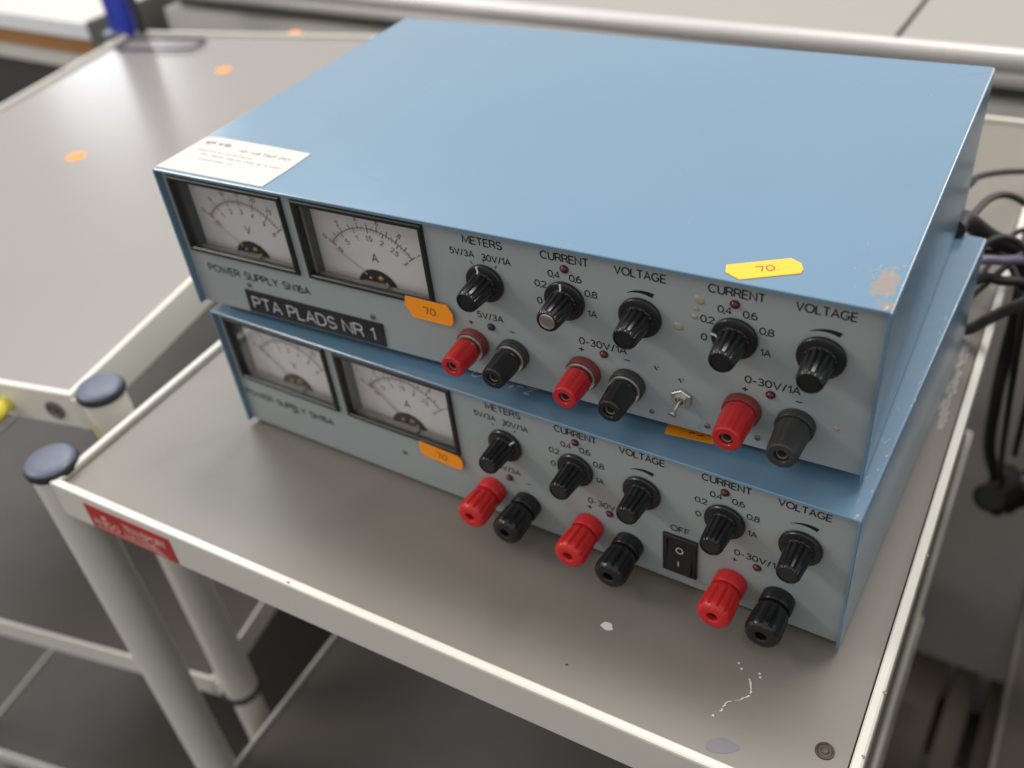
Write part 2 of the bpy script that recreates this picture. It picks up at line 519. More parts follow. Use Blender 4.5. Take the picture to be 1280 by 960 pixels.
# single stroke grotesque letters: (advance width, polylines), height 1
GL = {
    'A': (.74, [[(0, 0), (.37, 1), (.74, 0)], [(.13, .34), (.61, .34)]]),
    'C': (.80, [_arc(.42, .5, .42, .5, 42, 318, 18)]),
    'D': (.72, [[(0, 0), (0, 1), (.3, 1)] + _arc(.3, .5, .42, .5, 85, -85, 12) + [(.3, 0), (0, 0)]]),
    'E': (.58, [[(.58, 1), (0, 1), (0, 0), (.58, 0)], [(0, .52), (.53, .52)]]),
    'F': (.56, [[(.56, 1), (0, 1), (0, 0)], [(0, .5), (.5, .5)]]),
    'G': (.84, [_arc(.42, .5, .42, .5, 42, 330, 18) + [(.80, .45), (.48, .45)]]),
    'I': (.02, [[(.01, 0), (.01, 1)]]),
    'L': (.54, [[(0, 1), (0, 0), (.54, 0)]]),
    'M': (.84, [[(0, 0), (0, 1), (.42, .15), (.84, 1), (.84, 0)]]),
    'N': (.68, [[(0, 0), (0, 1), (.68, 0), (.68, 1)]]),
    'O': (.90, [_arc(.45, .5, .45, .5, 0, 360, 24)]),
    'P': (.60, [[(0, 0), (0, 1), (.34, 1)] + _arc(.34, .74, .26, .26, 80, -80, 8) + [(.34, .48), (0, .48)]]),
    'R': (.64, [[(0, 0), (0, 1), (.36, 1)] + _arc(.36, .74, .26, .26, 80, -80, 8) + [(.36, .48), (0, .48)], [(.36, .48), (.56, .30), (.62, 0)]]),
    'S': (.64, [_arc(.32, .74, .28, .26, 25, 270, 12) + _arc(.32, .25, .31, .25, 88, -155, 12)]),
    'T': (.66, [[(0, 1), (.66, 1)], [(.33, .99), (.33, 0)]]),
    'U': (.68, [[(0, 1), (0, .34)] + _arc(.34, .34, .34, .34, 185, 355, 10) + [(.68, .34), (.68, 1)]]),
    'V': (.74, [[(0, 1), (.37, 0), (.74, 1)]]),
    'W': (1.04, [[(0, 1), (.26, 0), (.52, .95), (.78, 0), (1.04, 1)]]),
    'Y': (.70, [[(0, 1), (.35, .46), (.70, 1)], [(.35, .46), (.35, 0)]]),
    'Z': (.64, [[(0, 1), (.64, 1), (0, 0), (.64, 0)]]),
    '0': (.58, [_arc(.29, .5, .29, .5, 0, 360, 22)]),
    '1': (.26, [[(0, .74), (.26, .98), (.26, 0)]]),
    '2': (.56, [_arc(.28, .72, .27, .28, 170, -35, 10) + [(0, 0), (.56, 0)]]),
    '3': (.56, [_arc(.27, .75, .25, .25, 150, -85, 10) + [(.2, .52)], [(.2, .52)] + _arc(.27, .26, .28, .26, 85, -155, 12)]),
    '4': (.60, [[(.60, .27), (0, .27), (.43, 1), (.43, 0)]]),
    '5': (.56, [[(.52, 1), (.1, 1), (.04, .52)] + _arc(.27, .32, .28, .32, 120, -150, 12)]),
    '6': (.56, [_arc(.28, .31, .27, .31, 0, 360, 18), [(.02, .36)] + _arc(.32, .45, .30, .55, 165, 65, 8)]),
    '7': (.54, [[(0, 1), (.54, 1), (.18, 0)]]),
    '8': (.56, [_arc(.28, .76, .23, .24, 0, 360, 18), _arc(.28, .27, .28, .27, 0, 360, 18)]),
    '/': (.34, [[(0, -.05), (.34, 1.05)]]),
    ',': (.06, [[(.05, .06), (-.02, -.14)]]),
    '.': (.04, [[(-.03, .06), (.09, .06)]]),
    '-': (.34, [[(0, .40), (.34, .40)]]),
    '+': (.60, [[(0, .5), (.60, .5)], [(.30, .2), (.30, .8)]]),
    ' ': (.36, []),
}


def put_text(bm, s, cx, cz, w=None, h=None, y=0.0, rot=0.0, plane='xz', pen=0.15, gap=.20):
    """drawn lettering of cap height h (and total width w) centred at cx, cz"""
    tot = sum(GL[c][0] for c in s) + gap * (len(s) - 1)
    if len(s) > 1 and ',' in s:
        tot -= gap * .9
    sx = w / max(tot, .05) if w else h
    c_, s_ = math.cos(rot), math.sin(rot)
    x = -tot / 2
    k = 0
    for ch in s:
        adv, polys = GL[ch]
        if ch == ',':
            x -= gap * .45
        for poly in polys:
            q = []
            for (a, b_) in poly:
                X, Z = (x + a) * sx, (b_ - .5) * h
                q.append((cx + X * c_ - Z * s_, cz + X * s_ + Z * c_))
            stroke(bm, q, pen * h, y - .004 * k if plane == 'xz' else y + .004 * k, plane)
            k += 1
        x += adv + gap
        if ch == ',':
            x -= gap * .45


def text(parent, s, cx, cz, w=None, h=None, y=0.0, m='print', rot=0, plane='xz', name='lettering', pen=0.168):
    bm = bmesh.new()
    put_text(bm, s, cx, cz, w, h, y, rot, plane, pen)
    return link(name, flat_mesh(name, bm, m), parent)


def flat_mesh(name, bm, m):
    for v in bm.verts:
        v.co *= S
    me = bpy.data.meshes.new(name)
    bm.to_mesh(me)
    bm.free()
    me.materials.append(M[m])
    return me


# ------------------------------------------------------------------ big setting
bm = bmesh.new()
box(bm, -6000, -2500, -1078, 4500, 5000, -1060)
struct(link('floor', mesh_of('floor', bm, 'floor')))

# ------------------------------------------------------------------ trolleys
def lerp2(a, b_, t):
    return (a[0] + (b_[0] - a[0]) * t, a[1] + (b_[1] - a[1]) * t)


def inset(c, d):
    """shrink a quad FL,FR,BR,BL by d"""
    out = []
    n = len(c)
    for i in range(n):
        p0, p1, p2 = Vector(c[i - 1]), Vector(c[i]), Vector(c[(i + 1) % n])
        d1 = (p1 - p0).normalized()
        d2 = (p2 - p1).normalized()
        n1 = Vector((-d1.y, d1.x))
        n2 = Vector((-d2.y, d2.x))
        bis = (n1 + n2)
        out.append(tuple(p1 + bis * (d / (1 + n1.dot(n2)))))
    return out


def frame_mesh(name, C, z0, z1, lip, m, wall=3.0):
    """tray frame: folded rim with outer wall"""
    bm = bmesh.new()
    I = inset(C, lip)
    J = inset(C, wall)
    Cb = inset(C, 1.2)
    n = 4
    def ring(q, z):
        return [bm.verts.new((p[0], p[1], z)) for p in q]
    r = [ring(I, z1 - 4.2), ring(I, z1 - 0.6), ring(inset(C, lip - 0.8), z1), ring(inset(C, 1.5), z1), ring(inset(C, 0.45), z1 - 0.45), ring(C, z1 - 1.5), ring(C, z0 + 0.8), ring(inset(C, 0.8), z0), ring(J, z0), ring(J, z1 - 4.2)]
    for a, b_ in zip(r, r[1:] + r[:1]):
        for i in range(n):
            j = (i + 1) % n
            bm.faces.new((a[i], a[j], b_[j], b_[i]))
    return mesh_of(name, bm, m)


leg_cache = {}


def leg_mesh(z0, z1, r):
    k = (z0, z1, r)
    if k not in leg_cache:
        bm = bmesh.new()
        lathe(bm, [(r, z0), (r, z1)], 40, axis='z')
        leg_cache[k] = mesh_of('leg', bm, 'cream', 40)
    return leg_cache[k]


def trolley(name, label, C, legs, top_mat, shelf_mat, levels, ap, capz=3, legr=16.5, group='trolleys'):
    t = thing(name, label, 'trolley', (C[0][0], C[0][1], -1060), 0, group)
    off = Vector((-C[0][0], -C[0][1], 1060))
    def L(nm, me, par=t):
        o = link(nm, me, par)
        if par is t:
            o.location = off * S
        return o
    # top
    fr = L('tray_frame', frame_mesh('tray_frame', C, -4 - ap, 0.5, 5.5, 'cream'))
    bm = bmesh.new()
    prism(bm, inset(C, 6.4), -9, -4, 'z')
    top = L('tabletop', mesh_of('tabletop', bm, top_mat))
    bm = bmesh.new()     # dark channel under the gap between sheet and rim
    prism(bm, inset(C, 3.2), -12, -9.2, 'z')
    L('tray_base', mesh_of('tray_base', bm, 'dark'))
    for z in levels:
        bm = bmesh.new()
        prism(bm, inset(C, 4.0), z - 5, z, 'z')
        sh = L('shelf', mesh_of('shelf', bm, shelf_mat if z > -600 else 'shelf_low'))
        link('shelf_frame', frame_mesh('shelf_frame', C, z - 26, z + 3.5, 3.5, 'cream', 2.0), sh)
    for i, (x, y, zl, *cz) in enumerate(legs):
        capz = cz[0] if cz else 3
        lg = L('leg', leg_mesh(zl, capz - 5, legr))
        lg.location = (Vector((x, y, 0)) + off) * S
        bm = bmesh.new()
        lathe(bm, [(legr + 0.8, capz - 6), (legr + 2.0, capz - 4.5), (legr + 2.2, capz - 1.5), (legr + 1.2, capz + 0.6)], 40, axis='z')
        cp = link('cap', mesh_of('cap', bm, 'cap_side', 50), lg)
        bm = bmesh.new()
        lathe(bm, [(legr + 1.1, capz + 0.5), (legr + 0.3, capz + 1.9), (legr - 2, capz + 2.7), (legr * 0.5, capz + 3.0), (0.5, capz + 3.1)], 40, axis='z')
        link('cap_top', mesh_of('cap_top', bm, 'cap', 60), lg)
        # plate welding the leg to the nearest corner of the tray
        cn = min(C, key=lambda q: (q[0] - x) ** 2 + (q[1] - y) ** 2)
        bm = bmesh.new()
        dv = (Vector((sum(q[0] for q in C) / 4, sum(q[1] for q in C) / 4)) - Vector(cn)).normalized() * 4
        ex, ey = cn[0] - x + dv.x, cn[1] - y + dv.y
        nl = math.hypot(ex, ey)
        nx, ny = -ey / nl * 5, ex / nl * 5
        prism(bm, [(nx, ny), (-nx, -ny), (ex - nx, ey - ny), (ex + nx, ey + ny)], -ap - 3, min(-3.0, capz - 7), 'z')
        if capz > -10:
            link('corner_plate', mesh_of('corner_plate', bm, 'cream'), lg)
        else:
            bm.free()
        # collar, lower stem and castor
        bm = bmesh.new()
        lathe(bm, [(legr + 1, zl - 5), (legr + 3.5, zl - 4), (legr + 3.5, zl - 0.5), (legr + 0.5, zl + 0.5)], 32, axis='z')
        link('collar', mesh_of('collar', bm, 'rubber', 50), lg)
        if zl > -980:
            bm = bmesh.new()
            lathe(bm, [(legr * 0.86, -985), (legr * 0.86, zl - 5)], 32, axis='z')
            link('stem', mesh_of('stem', bm, 'cream', 40), lg)
        bm = bmesh.new()
        bmc = lathe(bm, [(38, -8), (42, -5), (42, 5), (38, 8)], 28, axis='y')
        cw = link('castor', mesh_of('castor', bm, 'rubber', 40), lg, (0, 0, -1018))
    return t, fr, top, off


T1C = [(-82, -110.5), (450, -88), (420, 676), (-135, 652)]
T1, T1frame, T1top, T1off = trolley('trolley', 'grey topped cream trolley carrying the two blue power supplies, with a red name plate', T1C,
                                    [(-95.5, -97.5, -980), (466, -100, -980), (372, 650, -980, -40), (-148, 636, -980)], 'laminate', 'shelf', [-400, -760], 27)
# the second trolley, rotated
th = R(12.6)
ca, sa = math.cos(th), math.sin(th)


def t2p(a, d):      # a to the left of the front right corner, d towards the back
    return (-150 - a * ca - d * sa, -40 - a * sa + d * ca)


T2C = [t2p(528, 0), t2p(0, 0), t2p(0, 776), t2p(528, 776)]
T2, T2frame, T2top, T2off = trolley('trolley', 'light grey topped cream trolley beside the power supplies, with orange dots on its top', T2C,
                                    [(-132, -25, -388), (*t2p(-17, 758), -388), (*t2p(545, 758), -388), (*t2p(545, 18), -388)], 'laminate_far', 'shelf', [-372, -732], 30)


def on(t, off, name, me, par=None):
    o = link(name, me, par or t)
    if not par:
        o.location = off * S
    return o


# --- details on trolley 1: name plate, screw, paint marks
def front1(t, z, out=0.25):       # point on the front apron
    x = T1C[0][0] + t
    y = T1C[0][1] + t * (T1C[1][1] - T1C[0][1]) / (T1C[1][0] - T1C[0][0])
    return x, y - out, z


a1 = math.atan2(T1C[1][1] - T1C[0][1], T1C[1][0] - T1C[0][0])
pl = link('name_plate', None, T1) if False else None
bm = bmesh.new()
box(bm, 0, 0, 0, 80, 0.6, 23)
npm = mesh_of('name_plate', bm, 'plate_red')
pl = link('name_plate', npm, T1)
px, py, pz = front1(32, -29, 0.7)
pl.location = (Vector((px, py, pz)) + T1off) * S
pl.rotation_euler = (0, 0, a1)
text(pl, 'ANIGO', 16.5, 9.0, 25, 6.2, -0.1, 'plate_text', pen=.2)
text(pl, 'TRANSPORT', 55, 14.6, 40, 5.8, -0.1, 'plate_text', pen=.2)
text(pl, 'MATERIEL', 51, 7.0, 35, 5.0, -0.1, 'plate_text', pen=.2)
bm = bmesh.new()
stroke(bm, [(14, 15.2), (19, 15.2)], 3.6, -0.1)
stroke(bm, [(4, 3.0), (72, 2.6)], 1.2, -0.1)
link('lettering', flat_mesh('lettering', bm, 'plate_text'), pl)

# countersunk screw near the right front corner of the top
bm = bmesh.new()
lathe(bm, [(4.6, 0), (4.4, 0.7), (3.7, 0.9), (3.0, 0.2), (2.2, 0.25), (1.5, 0.9), (0.3, 1.0)], 24, axis='z')
sc = link('screw', mesh_of('screw', bm, 'bronze', 30), T1)
sc.location = (Vector((430.9, -54.8, -4)) + T1off) * S


def blob(name, par, pos, rx, ry, m, rot=0, wob=0.25, n=22, h=0.25, lab=None):
    bm = bmesh.new()
    pts = []
    rnd = random.Random(hash(name) % 1 + int(pos[0]))
    ph = [rnd.uniform(0, 6) for _ in range(4)]
    for i in range(n):
        t = 2 * PI * i / n
        k = 1 + wob * (0.5 * math.sin(2 * t + ph[0]) + 0.35 * math.sin(3 * t + ph[1]) + 0.25 * math.sin(5 * t + ph[2]))
        X, Y = rx * k * math.cos(t), ry * k * math.sin(t)
        pts.append((X * math.cos(rot) - Y * math.sin(rot), X * math.sin(rot) + Y * math.cos(rot)))
    prism(bm, pts, 0, h)
    o = link(name, mesh_of(name, bm, m), par)
    o.location = Vector(pos) * S
    if lab:
        o['label'] = lab
    return o


def o1(x, y, z=-3.95):
    return Vector((x, y, z)) + T1off


blob('paint_fleck', T1, o1(307.5, -38.6), 3.7, 2.3, 'whitemark', 0.15)
blob('ink_stain', T1, o1(388, -75), 7.5, 4.2, 'bluemark', 0.3, 0.2, h=0.1)
# thin crazed white squiggle made of little flecks
bm = bmesh.new()
sq = [(386, -34), (388.5, -37.5), (389.5, -41), (388.5, -45), (386, -48), (383, -50), (380.5, -53), (380.8, -56.5), (379.5, -59)]
fine = []
for i in range(len(sq) - 1):
    for k in range(4):
        x, y = lerp2(sq[i], sq[i + 1], k / 4)
        fine.append((x + random.uniform(-.45, .45), y + random.uniform(-.3, .3)))
for i in range(0, len(fine) - 1):
    if i in (9, 19, 27):
        continue
    (x, y), (x2, y2) = fine[i], fine[i + 1]
    w = random.uniform(.22, .62)
    prism(bm, [(x - w, y), (x2 - w * .7, y2), (x2 + w * .7, y2 + .1), (x + w, y + .1)], 0, 0.2 + .004 * i)
for (x, y) in ((380.5, -30.5), (378, -28), (389.5, -29), (378, -62), (390.5, -31)):
    prism(bm, [(x - .6, y - .5), (x + .6, y - .4), (x + .5, y + .6), (x - .5, y + .5)], 0, 0.3)
o = link('paint_squiggle', mesh_of('paint_squiggle', bm, 'whitemark'), T1)
o.location = (Vector((0, 0, -3.95)) + T1off) * S
# glue smear along the lower supply's right side
bm = bmesh.new()
for k in range(90):
    t = random.random()
    x = 424.5 - 4.5 * t + random.gauss(0, 1.6)
    y = 196 + t * 110
    w = random.uniform(.5, 1.5)
    l = random.uniform(1.5, 6)
    prism(bm, [(x - w, y - l), (x + w * .5, y - l * .6), (x + w, y + l * .7), (x - w * .3, y + l)], 0, 0.15 + 0.001 * k)
o = link('glue_smear', mesh_of('glue_smear', bm, 'smear'), T1)
o.location = (Vector((0, 0, -3.95)) + T1off) * S
# small black specks by the front rim
for (x, y) in ((445, -68), (300, -70)):
    blob('speck', T1, o1(x, y), .7, .6, 'dark', 0, .4, 10, .12)
# chips in the rim paint
for (x, y, z) in ((447.5, -52, .55), (446.8, -14, .55), (443.8, 82, .55), (130, -99.5, .55)):
    blob('paint_chip', T1, Vector((x, y, z)) + T1off, 1.1, 0.8, 'steel', .3, .5, 10, .08)

# --- details on trolley 2
bm = bmesh.new()
lathe(bm, [(10.5, 0), (10.5, .25)], 28, axis='z')
dotm = mesh_of('round_sticker', bm, 'orange')
for (x, y) in ((-534, 263), (-563, 529), (-566, 674)):
    o = link('round_sticker', dotm, T2)
    o.location = (Vector((x, y, -3.9)) + T2off) * S
# thin dark rectangle outline near the far left corner
bm = bmesh.new()
P = [t2p(505, 712), t2p(500, 704), t2p(440, 704), t2p(380, 710), t2p(372, 718), t2p(374, 742), t2p(382, 748), t2p(440, 748), t2p(498, 744), t2p(506, 736), t2p(505, 716)]
tube(bm, [(p[0], p[1], -0.6) for p in P], 1.9, 8)
o = link('wire_handle', mesh_of('wire_handle', bm, 'wire', 60), T2)
o.location = T2off * S
# fittings on its front apron: yellow peg, screw hole, tape on the leg
a2 = th
def f2(a, z, out=0.0):
    p = t2p(a, -out)
    return Vector((p[0], p[1], z)) + T2off
bm = bmesh.new()
lathe(bm, [(7.5, 0), (7.5, 10), (9, 12), (9.5, 24), (7, 27), (.5, 28)], 24)
pg = link('peg', mesh_of('peg', bm, 'yellow_plastic', 40), T2)
pg.location = f2(73, -20) * S
pg.scale = (.8, .8, .8)
pg.rotation_euler = (0, 0, a2)
pg['label'] = 'yellow plastic peg on the front edge'
bm = bmesh.new()
lathe(bm, [(8.5, 0), (8.5, 1.5), (6.5, 2.2), (5.0, 1.0), (2.6, 0.8), (2.4, 2.6), (.3, 2.8)], 24)
o = link('screw', mesh_of('screw', bm, 'steel', 40), T2)
o.location = f2(23, -18) * S
o.rotation_euler = (0, 0, a2)
bm = bmesh.new()       # tape strip wrapped on the leg
pts = []
for i in range(9):
    t = -PI * 0.78 + i * 0.13
    pts.append((math.cos(t), math.sin(t)))
for (r_, za, zb) in ((16.9, -52, -22),):
    A = [bm.verts.new((p[0] * r_, p[1] * r_, za + 3 * math.sin(i))) for i, p in enumerate(pts)]
    B = [bm.verts.new((p[0] * r_, p[1] * r_, zb)) for p in pts]
    for i in range(8):
        bm.faces.new((A[i], A[i + 1], B[i + 1], B[i]))
o = link('tape', mesh_of('tape', bm, 'tape', 60), T2)
o.location = (Vector((-132, -25, 0)) + T2off) * S
bm = bmesh.new()
lathe(bm, [(5.5, 0), (5.5, 1.2), (4, 1.6), (3.4, .4), (.3, .3)], 20)
o = link('screw', mesh_of('screw', bm, 'steel', 40), T2)
o.location = (Vector((-137, -39.5, -40)) + T2off) * S
o.rotation_euler = (0, 0, R(-20))
# corner bracket of its lower shelf
bm = bmesh.new()
bevel_box(bm, 0, -2, -24, 34, 4, 2, 1.5)
o = link('bracket', mesh_of('bracket', bm, 'cream'), T2)
p = t2p(26, 2)
o.location = (Vector((p[0], p[1], -374)) + T2off) * S
o.rotation_euler = (0, 0, a2)
# blue grip rising from the far left corner
p = t2p(536, 770)
bm = bmesh.new()
tube(bm, [(0, 0, -4), (-2, 3, 40), (-10, 8, 90), (-22, 14, 160), (-30, 18, 260)], 19, 20)
o = link('grip', mesh_of('grip', bm, 'blue_grip', 60), T2)
o.location = (Vector((p[0], p[1], 0)) + T2off) * S
o['label'] = 'deep blue upright grip'
bm = bmesh.new()
tube(bm, [(34, 6, 0), (34, 8, 30), (22, 12, 80), (10, 16, 150), (0, 20, 260)], 6, 10)
o = link('cord', mesh_of('cord', bm, 'cable', 60), T2)
o.location = (Vector((p[0], p[1], 0)) + T2off) * S

# ------------------------------------------------------------------ wall bench behind
t = thing('wall_bench', 'long beige topped bench with a pale metal edge behind the power supplies', 'bench', (0, 765, -1060))
def wb(name, bm, m, par=t, sm=None):
    o = link(name, mesh_of(name, bm, m, sm), par)
    if par is t:
        o.location = Vector((0, -765, 1060)) * S
    return o
bm = bmesh.new()
box(bm, -962, 772, -6, 238, 2400, 30)
wb('worktop', bm, 'bench')
bm = bmesh.new()
box(bm, 244, 772, -6, 1900, 2400, 30)
wb('worktop', bm, 'bench')
bm = bmesh.new()
box(bm, -960, 772.5, -5, 1898, 2398, 26)
wb('worktop_core', bm, 'dark')
bm = bmesh.new()
prism(bm, [(772, -8), (766, -8), (762, -3), (763, 4), (765, 8), (761, 13), (760, 22), (763, 30), (768, 32.5), (772, 32.5)], -964, 1902, 'x')
wb('edge_profile', bm, 'alu', sm=50)
bm = bmesh.new()
box(bm, -955, 800, -28, 1890, 2390, -8.5)
wb('recess', bm, 'shade_grey')  # shade under the bench edge put into this darker grey
bm = bmesh.new()
box(bm, -960, 768, -1050, 1895, 2390, -29)
wb('cabinet_front', bm, 'bench_body')

# far left low cupboard with wooden trim
t3 = thing('cupboard', 'low cupboard with white top edge and orange wood trim behind the left trolley', 'cupboard', (-1400, 650, -1060))
def cb(name, bm, m):
    o = link(name, mesh_of(name, bm, m), t3)
    o.location = Vector((1400, -650, 1060)) * S
for nm, z0, z1, yy, m_ in (('edge_strip', -46, -18.4, 644, 'white_edge'), ('worktop', -47, -18, 648.4, 'bench_body'), ('trim', -78, -47.4, 652, 'wood'), ('body', -108, -78.4, 656, 'bench_body'), ('plinth', -1060, -108.4, 668, 'dark_paint')):
    bm = bmesh.new()
    box(bm, -3200, yy, z0, -1010, 1500 if nm != 'edge_strip' else 648, z1)
    cb(nm, bm, m_)
bm = bmesh.new()
box(bm, -1009.6, 646, -1060, -1000, 1502, -16)
cb('shaded_side', bm, 'shade_grey')  # cupboard side in shadow, the shade put into its grey
fb = thing('lit_floor_patch', 'pale board standing in for lit floor beyond the slatted rack', 'patch', (600, 1900, -1060))  # slab added for the lit floor, its light put into the colour
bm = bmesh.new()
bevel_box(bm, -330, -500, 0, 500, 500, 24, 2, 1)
link('patch_sheet', mesh_of('patch_sheet', bm, 'floor_lit'), fb)

# ------------------------------------------------------------------ right: slatted rack and a dark cart edge
rk = thing('slatted_rack', 'brown slatted floor rack in the dark gap right of the trolley', 'rack', (480, 600, -1060))
bm = bmesh.new()
bevel_box(bm, 0, 480, -12, 34, 1380, 0, 1.5, 1)
slm = mesh_of('slat', bm, 'rack_wood')
for x in (300, 352, 404, 436, 481, 534, 586, 640, 700):
    o = link('slat', slm, rk)
    o.location = (Vector((x, 0, -950)) - Vector((480, 600, -1060))) * S
for y in (560, 930, 1300):
    bm = bmesh.new()
    box(bm, 290, y, -1056, 760, y + 40, -962.5)
    o = link('bearer', mesh_of('bearer', bm, 'dark_paint'), rk)
    o.location = -Vector((480, 600, -1060)) * S

ct = thing('cart', 'dark shelf cart with thin pale metal edge at the right border', 'cart', (700, 400, -1060))
off = -Vector((700, 400, -1060))
CC = [(545, 330), (1000, 350), (980, 1180), (522, 1160)]
bm = bmesh.new()
prism(bm, inset(CC, 4), -708, -700, 'z')
o = link('shelf', mesh_of('shelf', bm, 'floor_dark'), ct)
o.location = off * S
o = link('rail', frame_mesh('rail', CC, -716, -696, 7, 'steel'), ct)
o.location = off * S
for (x, y) in ((980, 365), (965, 1160), (545, 1140)):
    bm = bmesh.new()
    lathe(bm, [(12, -1058), (12, -716.3)], 20, axis='z')
    o = link('leg', mesh_of('leg', bm, 'dark_paint', 40), ct)
    o.location = (off + Vector((x, y, 0))) * S


sb = thing('side_light_blocker', 'dark cabinet added outside the right border of the view to keep light off the gap', 'blocker', (1000, 300, -1060))  # unseen block added to keep light out of the right gap
bm = bmesh.new()
bevel_box(bm, -330, -1100, 0, 700, 700, 1180, 6, 2)
link('blocker_box', mesh_of('blocker_box', bm, 'floor_dark'), sb)

# ------------------------------------------------------------------ power supplies
CX, CY, CZ = 460.0, 339.0, 324.0


def T(x, z, d=4.0):
    """a spot read off the plane of the cover's front edge, moved back to depth d"""
    return x + (x - CX) * d / CY, z + (z - CZ) * d / CY


CA = {}


def cached(key, fn):
    if key not in CA:
        CA[key] = fn()
    return CA[key]


def lathe_mesh(name, prof, m, seg=48, k=0, smooth=35, sharp=False, sr=1.0, sd=1.0):
    prof = [(q[0] * sr, q[1] * sd) + tuple(x * sr for x in q[2:]) for q in prof]

    def f():
        bm = bmesh.new()
        lathe(bm, prof, seg, k, sharp=sharp)
        return mesh_of(name, bm, m, smooth)
    return f


KR = 0.84


def add_knob(root, x, z, ang, silver=False):
    X, Z = T(x, z, 2.2)
    k = link('knob', cached('knob', lathe_mesh('knob', [(9.2, 2.6, 0), (9.0, 3.6, .0), (8.6, 4.0, 1.0), (8.1, 9, 1.0), (7.3, 17.0, 0.9), (6.9, 18.0, 0.5), (6.2, 18.6, 0), (5.6, 18.7, 0), (5.4, 18.1, 0), (0.3, 18.0, 0)], 'black_gloss', 112, 14, 30, sr=KR, sd=1.1)), root, (X, 4, Z), (0, ang, 0))
    sk = link('skirt', cached('skirt', lathe_mesh('skirt', [(12.4, 0.3), (12.9, 0.8), (12.9, 2.2), (12.4, 2.8), (11.6, 3.0), (9.6, 3.3), (6, 3.4)], 'black', 56, smooth=30, sr=KR)), k)
    def ptr():
        bm = bmesh.new()
        box(bm, -.5, -3.55, 7.9, .5, -2.9, 10.6)
        box(bm, -.45, -4.3, 7.2, .45, -3.5, 7.9)
        return mesh_of('pointer_line', bm, 'label_white')
    link('pointer_line', cached('ptr', ptr), k)
    if silver:
        link('end_disc', cached('enddisc', lathe_mesh('end_disc', [(4.3, 19.8), (4.3, 20.2), (3.7, 20.5), (.2, 20.3)], 'metal', 32)), k)
    else:
        link('end_disc', cached('endblk', lathe_mesh('end_disc', [(4.4, 19.8), (4.4, 20.1), (3.7, 20.15), (.2, 19.9)], 'black', 32)), k)
    return k


def add_post_old(root, x, z, red, ring=True, dusty=False):
    """slim tapering binding post with metal washer"""
    X, Z = T(x, z, 2)
    body_m = 'red' if red else ('black_dusty' if dusty else 'black')
    col_m = 'red_dull' if red else 'black_dusty'
    b0 = 8 if ring else 5.2
    t = link('binding_post', cached(('po', red, ring, dusty), lathe_mesh('binding_post', [(7.6, b0 - .4, .0), (8.8, b0, .35), (8.8, b0 + 2, .5), (8.2, 16, .5), (8.0, 20.5, .4), (7.6, 22.2, .2), (6.6, 22.8, 0), (3.9, 22.8, 0), (3.6, 22.4, 0), (3.5, 14, 0)], body_m, 64, 8, 28, sr=.86 if ring else .93, sd=1.06)), root, (X, 4, Z), (0, random.uniform(0, .7), 0))
    link('collar', cached(('co', red), lathe_mesh('collar', [(9.6, 0.1), (10.1, .5), (10.1, 4.2), (9.6, 4.9), (7, 5.0)], col_m, 48, sr=.92)), t)
    if ring:
        link('washer', cached('wa', lathe_mesh('washer', [(8.6, 5.1), (9.1, 5.3), (9.1, 6.3), (8.6, 6.5), (6, 6.6), (5.6, 8.9)], 'metal', 48, sr=.92)), t)
    link('socket', cached('so', lathe_mesh('socket', [(3.0, 12.2), (3.0, 22.3), (2.6, 22.6), (2.1, 22.3), (2.1, 13)], 'steel', 28)), t)
    link('bore', cached('bo', lathe_mesh('bore', [(2.2, 18.5), (.2, 18.6)], 'dark', 16)), t)
    return t


def add_post_new(root, x, z, red):
    """fat fluted binding post"""
    X, Z = T(x, z, 3)
    m_ = 'red_bright' if red else 'black_gloss'
    t = link('binding_post', cached(('pn', red), lathe_mesh('binding_post', [(7.6, 8.2, 0), (8.6, 9.0, .1), (9.9, 11, 1.0), (10.2, 13, 1.4), (10.6, 20, 1.4), (10.7, 23.5, 1.1), (10.2, 25.5, .4), (9.0, 26.8, 0), (6.6, 27.5, 0), (3.9, 27.3, 0), (3.3, 26.8, 0), (3.2, 17, 0)], m_, 96, 12, 34, sr=.88)), root, (X, 4, Z), (0, random.uniform(0, .5), 0))
    link('collar', cached(('cn', red), lathe_mesh('collar', [(8.8, 0.1), (9.3, .6), (9.4, 7.2), (8.9, 8.0), (6, 8.1)], m_, 48, sr=.94)), t)
    link('socket', cached('son', lathe_mesh('socket', [(2.7, 16), (2.7, 24), (2.2, 24.2), (2.0, 17)], 'dark', 24)), t)
    link('bore', cached('bon', lathe_mesh('bore', [(3.15, 17.5), (.2, 17.6)], 'dark', 16)), t)
    return t


def add_led(root, x, z, m_='led'):
    X, Z = T(x, z)
    link('indicator_lamp', cached(('led', m_), lathe_mesh('indicator_lamp', [(2.7, 0), (2.7, .5), (2.2, .6), (2.1, 1.2), (1.5, 1.7), (.2, 2.0)], m_, 24, smooth=60, sr=.86)), root, (X, 4, Z))


def add_screw(root, x, z, r=1.7):
    X, Z = T(x, z)
    k = ('scr', r)
    def f():
        bm = bmesh.new()
        lathe(bm, [(r, 0), (r, .35), (r * .75, .7), (r * .35, .75), (r * .3, .15), (.05, .1)], 20)
        return mesh_of('screw', bm, 'steel', 40)
    link('screw', cached(k, f), root, (X, 4, Z))


